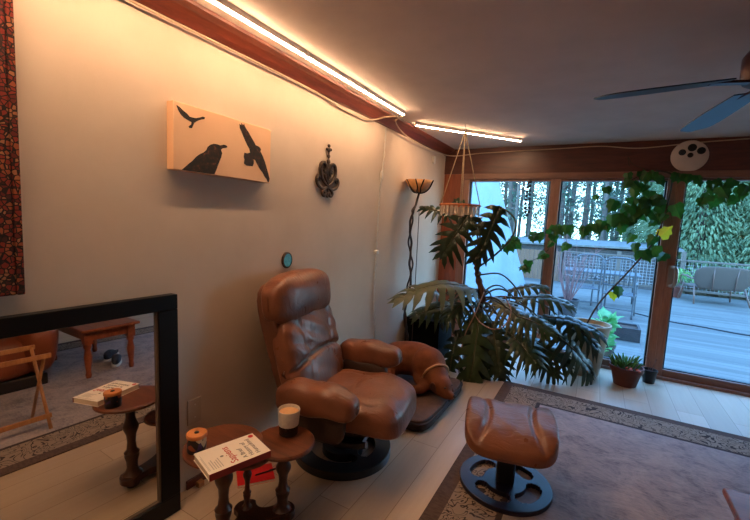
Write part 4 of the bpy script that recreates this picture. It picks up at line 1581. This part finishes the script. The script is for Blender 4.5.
# ------------------------------------------------------------------ terracotta pot, black pot
t = thing('terracotta_planter', (2.17, -0.43, 0.0), 'terracotta pot of spiky green succulents on the floor by the window', 'plant')
MB().lathe([(0, 0), (0.098, 0), (0.10, 0.01), (0.132, 0.15), (0.145, 0.15), (0.148, 0.19), (0.136, 0.19), (0.128, 0.165), (0, 0.16)], seg=36).build('pot', M['terracotta'], t, auto=True)
MB().lathe([(0.128, 0.163), (0.06, 0.172), (0, 0.176)], seg=20).build('soil', M['soil'], t, smooth=True)
b = MB()
for k in range(64):
    a = rr.uniform(0, 2*PI)
    q = rr.uniform(0, 0.11)
    tilt = rr.uniform(0.1, 0.9)
    h = rr.uniform(0.10, 0.17)
    p0 = Vector((q*math.cos(a)-0.02, q*math.sin(a), 0.165))
    dv = Vector((math.cos(a)*tilt, math.sin(a)*tilt, 1)).normalized()
    b.tube([p0, p0+dv*h*0.5, p0+dv*h*0.85-Vector((0, 0, 0.008)), p0+dv*h-Vector((0, 0, 0.02))], [0.007, 0.008, 0.005, 0.001], 5)
b.build('foliage', M['spike'], t, smooth=True)
b = MB()
for k in range(9):
    blob(b, (0.045+rr.uniform(-.05, .05), -0.07+rr.uniform(-.04, .03), 0.183), (rr.uniform(.012, .022), rr.uniform(.012, .02), 0.012))
b.build('clay_chips', M['orange_bits'], t, smooth=True)

t = thing('small_black_pot', (2.385, -0.215, 0.0), 'small black pot with dry twigs beside the door stile', 'pot')
MB().lathe([(0, 0), (0.05, 0), (0.066, 0.12), (0.07, 0.12), (0.07, 0.135), (0.062, 0.135), (0.058, 0.11), (0, 0.11)], seg=28).build('pot', M['black_pot'], t, auto=True)
b = MB()
for k in range(5):
    a = rr.uniform(0, 2*PI)
    b.tube(smooth_path([(0.02*math.cos(a), 0.02*math.sin(a), 0.11), (0.03*math.cos(a), 0.03*math.sin(a), 0.19), (0.05*math.cos(a+1), 0.04*math.sin(a), 0.26)], 4), 0.002, 5)
b.build('twigs', M['twig'], t)

# ------------------------------------------------------------------ hanging shell ring
SH = thing('hanging_shell_ring', (0.62, -1.22, 1.60), 'wooden ring with hanging capiz shells on cords from a ceiling hook', 'hanging ornament')
b = MB()
b.tube([(0, 0, 0.84), (0, 0, 0.80)]+[(0.014*math.sin(q), 0, 0.786+0.014*math.cos(q)) for q in np.linspace(0, 1.6*PI, 12)], 0.0025, 6)
b.build('hook', M['iron'], SH, smooth=True)
RR_ = 0.185
for q in (0.35, 1.9, 3.5, 5.1):
    b = MB()
    b.tube([(0, 0, 0.775), (RR_*math.cos(q), RR_*math.sin(q), 0.085)], 0.0045, 6)
    b.build('cord', M['cord'], SH, smooth=True)
b = MB()
b.lathe([(RR_-0.014, 0.068), (RR_+0.012, 0.068), (RR_+0.014, 0.078), (RR_+0.008, 0.088), (RR_-0.014, 0.088), (RR_-0.014, 0.068)], seg=48)
b.build('ring', M['ring_wood'], SH, auto=True)
for k in range(26):
    q = 2*PI*k/26
    b = MB()
    mt_ = Matrix.Translation((RR_*math.cos(q), RR_*math.sin(q), 0.067)) @ Matrix.Rotation(q+PI/2, 4, 'Z')
    b.box((-0.014, -0.0015, -0.085+0.012*math.sin(k*2.3)), (0.014, 0.0015, 0), 0, mt_)
    b.build('shell_strip', M['shell'], SH)

# ------------------------------------------------------------------ bead string
t = thing('bead_string', (1.062, -0.045, 1.64), 'string of black beads hanging over the top of the left window', 'beads')
b = MB()
lp = [(-0.012, 0, 0.42), (-0.022, 0, 0.3), (-0.03, 0, 0.15), (-0.022, 0, 0.03), (0.0, 0, 0.005), (0.016, 0, 0.04), (0.014, 0, 0.15), (0.006, 0, 0.3), (0.008, 0, 0.42)]
P = smooth_path(lp, 10)
b.tube(P, 0.002, 5)
b.build('thread', M['bead'], t)
b = MB()
acc = 0
for a, c_ in zip(P, P[1:]):
    acc += (c_-a).length
    if acc > 0.042:
        acc = 0
        blob(b, c_, (0.017, 0.017, 0.019))
b.build('beads', M['bead'], t, smooth=True, kind='stuff')

# ------------------------------------------------------------------ white disc on the header
t = thing('round_wall_disc', (2.512, -0.012, 2.272), 'round white disc with four dark recesses on the redwood header', 'wall disc')
RMX = Matrix.Rotation(PI/2, 4, 'X')
MB().lathe([(0, 0), (0.15, 0), (0.15, 0.014), (0.14, 0.022), (0, 0.024)], seg=48, mtx=RMX).build('disc', M['disc_white'], t, auto=True)
for x, z, r in ((-0.062, 0.035, 0.030), (0.012, 0.078, 0.036), (0.085, 0.046, 0.034), (0.004, 0.006, 0.024)):
    MB().lathe([(r, 0.018), (r, 0.028), (r*0.8, 0.029), (r*0.7, 0.0245), (0, 0.0245)], c=(x, 0, z), seg=20, mtx=RMX).build('recess', M['disc_hole'], t, auto=True)

# ------------------------------------------------------------------ ceiling fan
FN = thing('ceiling_fan', (2.42, -2.55, 2.13), 'dark ceiling fan whose blades enter at the right edge', 'ceiling fan')
b = MB()
b.lathe([(0, 0.04), (0.08, 0.04), (0.115, 0.06), (0.125, 0.09), (0.125, 0.17), (0.10, 0.21), (0.05, 0.25), (0.03, 0.27), (0.03, 0.285), (0.075, 0.29), (0.075, 0.31), (0, 0.31)], seg=36)
b.build('motor', M['fan_motor'], FN, auto=True)
for a0 in (195, 105, 15, 285):
    mtb = Matrix.Rotation(math.radians(a0), 4, 'Z')
    b = MB()
    vs, fs = [], []
    rows = 14
    for lay in (0, 1):
        for i in range(rows+1):
            q = i/rows
            r = 0.18+0.54*q
            hw_ = 0.062+0.022*math.sin(PI*min(1, q*1.2)*0.6)
            hw_ *= math.sqrt(max(0.0, 1-(max(0, q-0.8)/0.2)**2.2)) if q > 0.8 else 1
            hw_ = max(hw_, 0.004)
            for j in (-1, -0.33, 0.33, 1):
                x, y = r, j*hw_
                z = 0.06*(1-q) - 0.14*y + (0.006 if lay else 0)
                vs.append(mtb @ Vector((x, y, z)))
    nrow = 4
    Nn = (rows+1)*nrow
    for i in range(rows):
        for j in range(nrow-1):
            a = i*nrow+j
            fs.append((a, a+1, a+nrow+1, a+nrow))
            fs.append((Nn+a, Nn+a+nrow, Nn+a+nrow+1, Nn+a+1))
        for j in (0, nrow-1):
            a = i*nrow+j
            fs.append((a, a+nrow, Nn+a+nrow, Nn+a) if j == 0 else (a, Nn+a, Nn+a+nrow, a+nrow))
    fs.append((0, Nn, Nn+3, 3))
    a = rows*nrow
    fs.append((a, a+3, Nn+a+3, Nn+a))
    b.add(vs, fs)
    b.build('blade', M['fan_dark'], FN, auto=True)
    b = MB()
    b.box((0.10, -0.02, 0.05), (0.25, 0.02, 0.062), 0, mtb)
    b.build('blade_arm', M['fan_motor'], FN, bevel=0.003)

# ------------------------------------------------------------------ outdoors
DZ = -0.15
MB().box((-7, 0.16, DZ-0.05), (12, 8.9, DZ)).build('deck', M['deck'], kind='structure')
MB().box((-60, 8.9, -1.3), (70, 90, -0.75)).build('ground', M['ground'], kind='structure')
# railing
RLX0, RLX1, RY0 = 0.9, 9.9, 8.55
RLG = thing('deck_railing', (5.4, RY0, DZ), 'weathered wooden deck railing with wire mesh at the far edge of deck', 'railing')
ox = 5.4
for i in range(7):
    x = RLX0+i*1.5
    b = MB()
    b.box((x-ox-0.05, -0.05, 0), (x-ox+0.05, 0.05, 1.08 if i != 2 else 1.2))
    b.build('post', M['deck_rail'], RLG, bevel=0.006)
for nm, z0, z1, w in (('top_rail', 0.94, 0.98, 0.06), ('bottom_rail', 0.12, 0.18, 0.025)):
    MB().box((RLX0-ox, -w, z0), (RLX1-ox, w, z1)).build(nm, M['deck_rail'], RLG, bevel=0.004)
b = MB()
x = RLX0
while x < RLX1:
    b.tube([(x-ox, 0, 0.15), (x-ox, 0, 0.95)], 0.0035, 4, cap=False)
    x += 0.085
z = 0.24
while z < 0.92:
    b.tube([(RLX0-ox, 0, z), (RLX1-ox, 0, z)], 0.0035, 4, cap=False)
    z += 0.085
tag(b.build('wire_mesh', M['mesh_wire'], RLG), kind='stuff')
# tan fence left
t = thing('tan_fence', (0.1, 8.55, DZ), 'tan board fence at the far left edge of the deck', 'fence')
b = MB()
for i in range(11):
    x = -0.72+i*0.142
    b.box((x, -0.012, 0.02), (x+0.13, 0.012, 0.95))
b.build('board_panel', M['fence_tan'], t)
for x in (-0.75, 0.85):
    MB().box((x-0.05, -0.05, 0), (x+0.05, 0.05, 1.02)).build('post', M['deck_rail'], t, bevel=0.005)
# low shed beyond
t = thing('low_shed', (1.1, 11.6, -0.75), 'long low dark shed with pale roof beyond the railing', 'shed')
MB().box((-2.9, -0.9, 0), (2.9, 0.9, 1.62)).build('wall', M['shed_dark'], t)
b = MB()
b.add([(-3.1, -1.15, 1.62), (3.1, -1.15, 1.72), (3.1, 1.1, 1.86), (-3.1, 1.1, 1.76), (-3.1, -1.15, 1.68), (3.1, -1.15, 1.78), (3.1, 1.1, 1.92), (-3.1, 1.1, 1.82)], [(0, 3, 2, 1), (4, 5, 6, 7), (0, 1, 5, 4), (1, 2, 6, 5), (2, 3, 7, 6), (3, 0, 4, 7)])
b.build('roof', M['roof_pale'], t)
# tarp covered canopy
t = thing('tarp_covered_canopy', (-1.25, 4.3, DZ), 'tall pale blue tarp cover outside the left window', 'cover')
b = MB()
vs, fs = [], []
segs, rows = 96, 18
for i in range(rows+1):
    q = i/rows
    z = 3.3*(1-q)
    r0 = 0.78+1.02*q**1.1 if q > 0.02 else 0.3
    for k in range(segs):
        a = 2*PI*k/segs
        r = r0*(1+0.035*q*math.sin(a*11+q*2)+0.02*math.sin(a*5+1))
        vs.append((r*math.cos(a), r*math.sin(a), z))
for i in range(rows):
    for k in range(segs):
        k2 = (k+1) % segs
        fs.append((i*segs+k, (i+1)*segs+k, (i+1)*segs+k2, i*segs+k2))
fs.append(tuple(range(segs)))
b.add(vs, fs)
b.build('tarp', M['tarp'], t, smooth=True)
b = MB()
b.tube([(1.78*math.cos(a), 1.78*math.sin(a), 0.05) for a in np.linspace(0, 2*PI, 61)], 0.015, 6)
b.build('tie_rope', M['cord'], t)

# settee on the deck, back towards the room
ST = thing('deck_settee', (4.42, 7.65, DZ), 'taupe woven garden settee on the deck, its back to the house', 'garden seat', None, math.radians(16))
b = MB()
b.sq((0.60, 0.035, 0.30), 3.4, 12, lambda p: (p[0]*(1+0.06*p[2]/0.3), p[1]-0.10*(1-(p[0]/0.60)**2)*0.4, p[2]), pose((0, -0.34, 0.66), rx=math.radians(14)))
b.build('backrest', M['wicker'], ST, smooth=True)
b = MB()
b.sq((0.56, 0.32, 0.05), 4, 10, None, pose((0, 0.0, 0.40)))
b.build('seat', M['wicker'], ST, smooth=True)
for s in (-1, 1):
    for y0, y1 in ((-0.42, -0.22), (0.34, 0.26)):
        b = MB()
        b.tube([(s*0.58, y0, 0.0), (s*0.52, y1, 0.45)], 0.018, 8)
        b.build('leg', M['chair_metal'], ST, smooth=True)
    b = MB()
    b.tube(smooth_path([(s*0.57, -0.30, 0.60), (s*0.60, 0.0, 0.64), (s*0.60, 0.26, 0.62), (s*0.56, 0.30, 0.40)], 5), 0.02, 8)
    b.build('armrest', M['chair_metal'], ST, smooth=True)
for x in (-0.25, 0.25):
    b = MB()
    b.tube([(x*0.9, -0.40, 0.36), (x, -0.45, 0.92)], 0.014, 6)
    b.build('back_stay', M['chair_metal'], ST, smooth=True)

# two blue grey patio chairs
def patio_chair(loc, rz, lab):
    c = thing('patio_chair', loc, lab, 'patio chair', 'blue grey patio chairs', rz)
    for sx_ in (-1, 1):
        for k, P in enumerate(([(sx_*0.26, -0.26, 0), (sx_*0.26, -0.22, 0.44), (sx_*0.25, -0.36, 1.08)], [(sx_*0.26, 0.26, 0), (sx_*0.26, 0.24, 0.44), (sx_*0.27, 0.2, 0.64), (sx_*0.27, -0.26, 0.66)])):
            b_ = MB()
            b_.tube(smooth_path(P, 5), 0.018, 7)
            b_.build('leg', M['blue_metal'], c, smooth=True)
    b_ = MB()
    b_.tube(smooth_path([(-0.25, -0.36, 1.08), (-0.14, -0.365, 1.15), (0.14, -0.365, 1.15), (0.25, -0.36, 1.08)], 5), 0.018, 7)
    b_.tube([(-0.25, -0.27, 0.62), (0.25, -0.27, 0.62)], 0.014, 6)
    for k in range(5):
        x_ = -0.16+0.08*k
        b_.tube([(x_, -0.27, 0.62), (x_, -0.36, 1.13)], 0.009, 5)
    b_.build('back', M['blue_metal'], c, smooth=True)
    b_ = MB()
    for k in range(7):
        y_ = -0.24+0.08*k
        b_.box((-0.26, y_-0.025, 0.43), (0.26, y_+0.025, 0.445))
    b_.box((-0.27, -0.27, 0.41), (-0.24, 0.27, 0.43))
    b_.box((0.24, -0.27, 0.41), (0.27, 0.27, 0.43))
    b_.build('seat', M['blue_metal'], c)
    b_ = MB()
    b_.tube([(-0.26, -0.24, 0.16), (0.26, -0.24, 0.16)], 0.012, 6)
    b_.build('stretcher', M['blue_metal'], c, smooth=True)
    return c


patio_chair((2.28, 4.15, DZ), math.radians(-8), 'blue grey tube metal patio chair on the deck, nearer the door stile')
patio_chair((1.62, 4.55, DZ), math.radians(14), 'blue grey tube metal patio chair on the deck, left one behind bare twigs')
# patio table behind the chairs
t = thing('patio_table', (1.95, 5.45, DZ), 'blue grey metal patio table behind the two patio chairs', 'patio table')
MB().box((-0.75, -0.42, 0.70), (0.75, 0.42, 0.73)).build('table_top', M['blue_metal'], t, bevel=0.006)
for sx_ in (-1, 1):
    for sy_ in (-1, 1):
        b = MB()
        b.tube([(sx_*0.68, sy_*0.35, 0), (sx_*0.66, sy_*0.34, 0.70)], 0.02, 7)
        b.build('leg', M['blue_metal'], t, smooth=True)
# bare shrub in a tub
t = thing('bare_shrub', (1.42, 3.35, DZ), 'leafless reddish shrub in a grey tub on the deck', 'shrub')
MB().lathe([(0, 0), (0.15, 0), (0.19, 0.3), (0.2, 0.3), (0.2, 0.33), (0.18, 0.33), (0.17, 0.29), (0, 0.28)], seg=28).build('tub', M['shed_dark'], t, auto=True)
b = MB()
for k in range(26):
    a = rr.uniform(0, 2*PI)
    sp_ = rr.uniform(0.1, 0.62)
    h = rr.uniform(0.9, 1.75)
    p0 = Vector((0.05*math.cos(a), 0.05*math.sin(a), 0.28))
    p2 = Vector((sp_*math.cos(a), sp_*math.sin(a), h))
    p1 = (p0+p2)/2+Vector((rr.uniform(-.08, .08), rr.uniform(-.08, .08), 0.12))
    P = smooth_path([p0, p1, p2], 5)
    b.tube(P, [0.008*(1-0.75*i/(len(P)-1)) for i in range(len(P))], 5)
    for m_ in range(3):
        i0 = rr.randrange(3, len(P)-1)
        b.tube([P[i0], P[i0]+Vector((rr.uniform(-.18, .18), rr.uniform(-.18, .18), rr.uniform(.08, .28)))], [0.004, 0.001], 4)
b.build('branches', M['twig'], t)
# planter crate and aqua plant
t = thing('deck_crate', (2.30, 2.25, DZ), 'dark square planter crate on the deck outside the middle window', 'crate')
b = MB()
for lo, hi in (((-0.2, -0.2, 0), (0.2, -0.17, 0.2)), ((-0.2, 0.17, 0), (0.2, 0.2, 0.2)), ((-0.2, -0.17, 0), (-0.17, 0.17, 0.2)), ((0.17, -0.17, 0), (0.2, 0.17, 0.2)), ((-0.17, -0.17, 0), (0.17, 0.17, 0.03))):
    b.box(lo, hi)
b.build('box', M['shed_dark'], t)
MB().box((-0.17, -0.17, 0.12), (0.17, 0.17, 0.17)).build('soil', M['soil'], t)
t = thing('leafy_deck_plant', (1.98, 0.55, DZ), 'aqua green leafy plant in a pot outside, behind the cream pot', 'plant')
MB().lathe([(0, 0), (0.1, 0), (0.13, 0.25), (0.14, 0.25), (0.14, 0.28), (0.12, 0.28), (0.11, 0.24), (0, 0.24)], seg=24).build('pot', M['black_pot'], t, auto=True)
b = MB()
for k in range(46):
    a = rr.uniform(0, 2*PI)
    tl = rr.uniform(0.1, 0.8)
    p = Vector((0.05*math.cos(a), 0.05*math.sin(a), 0.26+rr.uniform(0, 0.36)))
    ivy_leaf(b, p, (math.cos(a)*tl, math.sin(a)*tl, rr.uniform(-0.2, 0.9)), (-math.cos(a)*0.5, -math.sin(a)*0.5-0.4, 1), rr.uniform(0.10, 0.16))
b.build('foliage', M['aqua_leaf'], t)
cable('deck_hose', [(2.6, 4.6, DZ+0.012), (3.1, 4.2, DZ+0.012), (3.6, 4.08, DZ+0.012), (4.1, 3.9, DZ+0.012), (4.7, 3.9, DZ+0.012), (5.6, 3.5, DZ+0.012)], 0.012, M['seal'], 'dark hose snaking across the deck boards', 'hose')
# deck lounge bits under the railing
t = thing('deck_fern', (3.72, 8.05, DZ), 'pale green arching plant in a pot beside the settee', 'plant')
MB().lathe([(0, 0), (0.14, 0), (0.18, 0.25), (0.19, 0.28), (0.16, 0.28), (0, 0.26)], seg=24).build('pot', M['terracotta'], t, auto=True)
b = MB()
for k in range(34):
    a = rr.uniform(0, 2*PI)
    q = rr.uniform(0.25, 0.55)
    h = rr.uniform(0.2, 0.5)
    P = [Vector((0, 0, 0.26)), Vector((math.cos(a)*q*0.4, math.sin(a)*q*0.4, 0.26+h)), Vector((math.cos(a)*q*0.8, math.sin(a)*q*0.8, 0.26+h*0.9)), Vector((math.cos(a)*q, math.sin(a)*q, 0.26+h*0.5))]
    b.tube(smooth_path(P, 3), 0.010, 4)
b.build('foliage', M['spike'], t)


# ------------------------------------------------------------------ trees
def trunk_mb(h, r, seg=9, lean=0.0):
    b_ = MB()
    pts = [(lean*h*(q**1.5)+0.05*math.sin(q*7), 0.05*math.cos(q*5), h*q) for q in np.linspace(0, 1, 9)]
    b_.tube(pts, [r*(1-0.75*q)+0.01 for q in np.linspace(0, 1, 9)], seg)
    return b_


def conifer(name, h, rad, m, seed, cards, zmin=0.12):
    g = random.Random(seed)
    root = thing(name, (0, 0, 0), '', 'tree')
    trunk_mb(h, 0.16).build('trunk', M['bark'], root, smooth=True)
    b_ = MB()
    for k in range(cards):
        q = g.random()**0.75
        z_ = h*(zmin+(1-zmin)*(1-q)) if False else h*(zmin+(1-zmin)*g.random()**1.15)
        fr_ = 1-(z_/h)
        R_ = rad*(0.12+0.88*fr_**0.8)
        rr_ = R_*math.sqrt(g.uniform(0.08, 1.0))
        a = g.uniform(0, 2*PI)
        out_ = Vector((math.cos(a), math.sin(a), -0.35-0.35*g.random()))
        out_.normalize()
        p = Vector((rr_*math.cos(a), rr_*math.sin(a), z_-0.25*rr_*0.5))
        L_ = g.uniform(0.10, 0.24)
        w_ = L_*g.uniform(0.2, 0.34)
        sd = out_.cross(Vector((g.uniform(-.5, .5), g.uniform(-.5, .5), 1))).normalized()
        nn = sd.cross(out_)
        b_.add([p, p+out_*L_*0.45+sd*w_*0.5, p+out_*L_-Vector((0, 0, 0.05)), p+out_*L_*0.45-sd*w_*0.5], [(0, 1, 2, 3)])
    b_.build('foliage', m, root)
    return root


def tall_tree(name, h, r, seed):
    g = random.Random(seed)
    root = thing(name, (0, 0, 0), '', 'tree')
    trunk_mb(h, r, 8, g.uniform(-0.02, 0.02)).build('trunk', M['bark'], root, smooth=True)
    b_ = MB()
    f_ = MB()
    for k in range(40):
        z_ = h*g.uniform(0.15, 0.98)
        a = g.uniform(0, 2*PI)
        L_ = g.uniform(0.5, 1.9)*(1.1-z_/h*0.6)
        tip_ = Vector((math.cos(a)*L_, math.sin(a)*L_, z_+g.uniform(-0.2, 0.7)))
        b_.tube([(0, 0, z_), (math.cos(a)*L_*0.5, math.sin(a)*L_*0.5, z_+0.15), tip_], [0.03, 0.018, 0.006], 5)
        for m_ in range(12):
            p = Vector((0, 0, z_)).lerp(tip_, g.uniform(0.35, 1.05))+Vector((g.gauss(0, .16), g.gauss(0, .16), g.gauss(0, .12)))
            d_ = Vector((g.uniform(-1, 1), g.uniform(-1, 1), g.uniform(-0.8, 0.3))).normalized()
            sd = d_.cross(Vector((0.2, 0.3, 1))).normalized()
            L2 = g.uniform(0.15, 0.32)
            f_.add([p, p+d_*L2*0.5+sd*L2*0.25, p+d_*L2, p+d_*L2*0.5-sd*L2*0.25], [(0, 1, 2, 3)])
    b_.build('branches', M['bark'], root)
    f_.build('foliage', M['conifer_dark'], root)
    return root


GZ = -0.78
protos = [conifer('conifer_tree', 8.5, 2.3, M['conifer'], 1, 26000), conifer('conifer_tree', 7.5, 2.0, M['conifer'], 5, 22000), conifer('dark_conifer_tree', 11.0, 2.4, M['conifer_dark'], 2, 13000), tall_tree('tall_forest_tree', 13, 0.14, 3), tall_tree('tall_forest_tree', 14, 0.11, 4)]
spots = []
for x, y in ((4.9, 12.6), (6.6, 12.0), (8.4, 12.8), (5.8, 14.4), (7.8, 15.0), (10.2, 14.5), (9.3, 17.5), (4.2, 16.0), (6.4, 18.2)):
    spots.append((x, y, 0 if len(spots) % 2 == 0 else 1, 'bright green conifer beyond the railing, behind the garden settee', 'conifers behind the settee'))
for x, y in ((3.4, 21.0), (-1.6, 27.0), (-6.5, 27.0), (7.5, 27.0), (1.2, 32.0)):
    spots.append((x, y, 2, 'dark conifer standing deep in the forest beyond the shed', 'dark forest conifers'))
gq = random.Random(11)
for k in range(44):
    y = gq.uniform(15, 30)
    x = gq.uniform(-0.34*y-1.5, 0.16*y+1.5)
    spots.append((x, y, 3+k % 2, 'tall thin trunked forest tree beyond the shed', 'thin forest trees'))
seen = set()
for k, (x, y, pi_, lab, grp) in enumerate(spots):
    pr = protos[pi_]
    rz = gq.uniform(0, 6.28)
    if pi_ not in seen:
        seen.add(pi_)
        pr.location = (x, y, GZ)
        pr.rotation_euler = (0, 0, rz)
        tag(pr, lab, 'tree', grp)
    else:
        o_ = dup(pr, (x, y, GZ), rz, lab, grp)
        s_ = gq.uniform(0.88, 1.12)
        o_.scale = (s_, s_, s_)
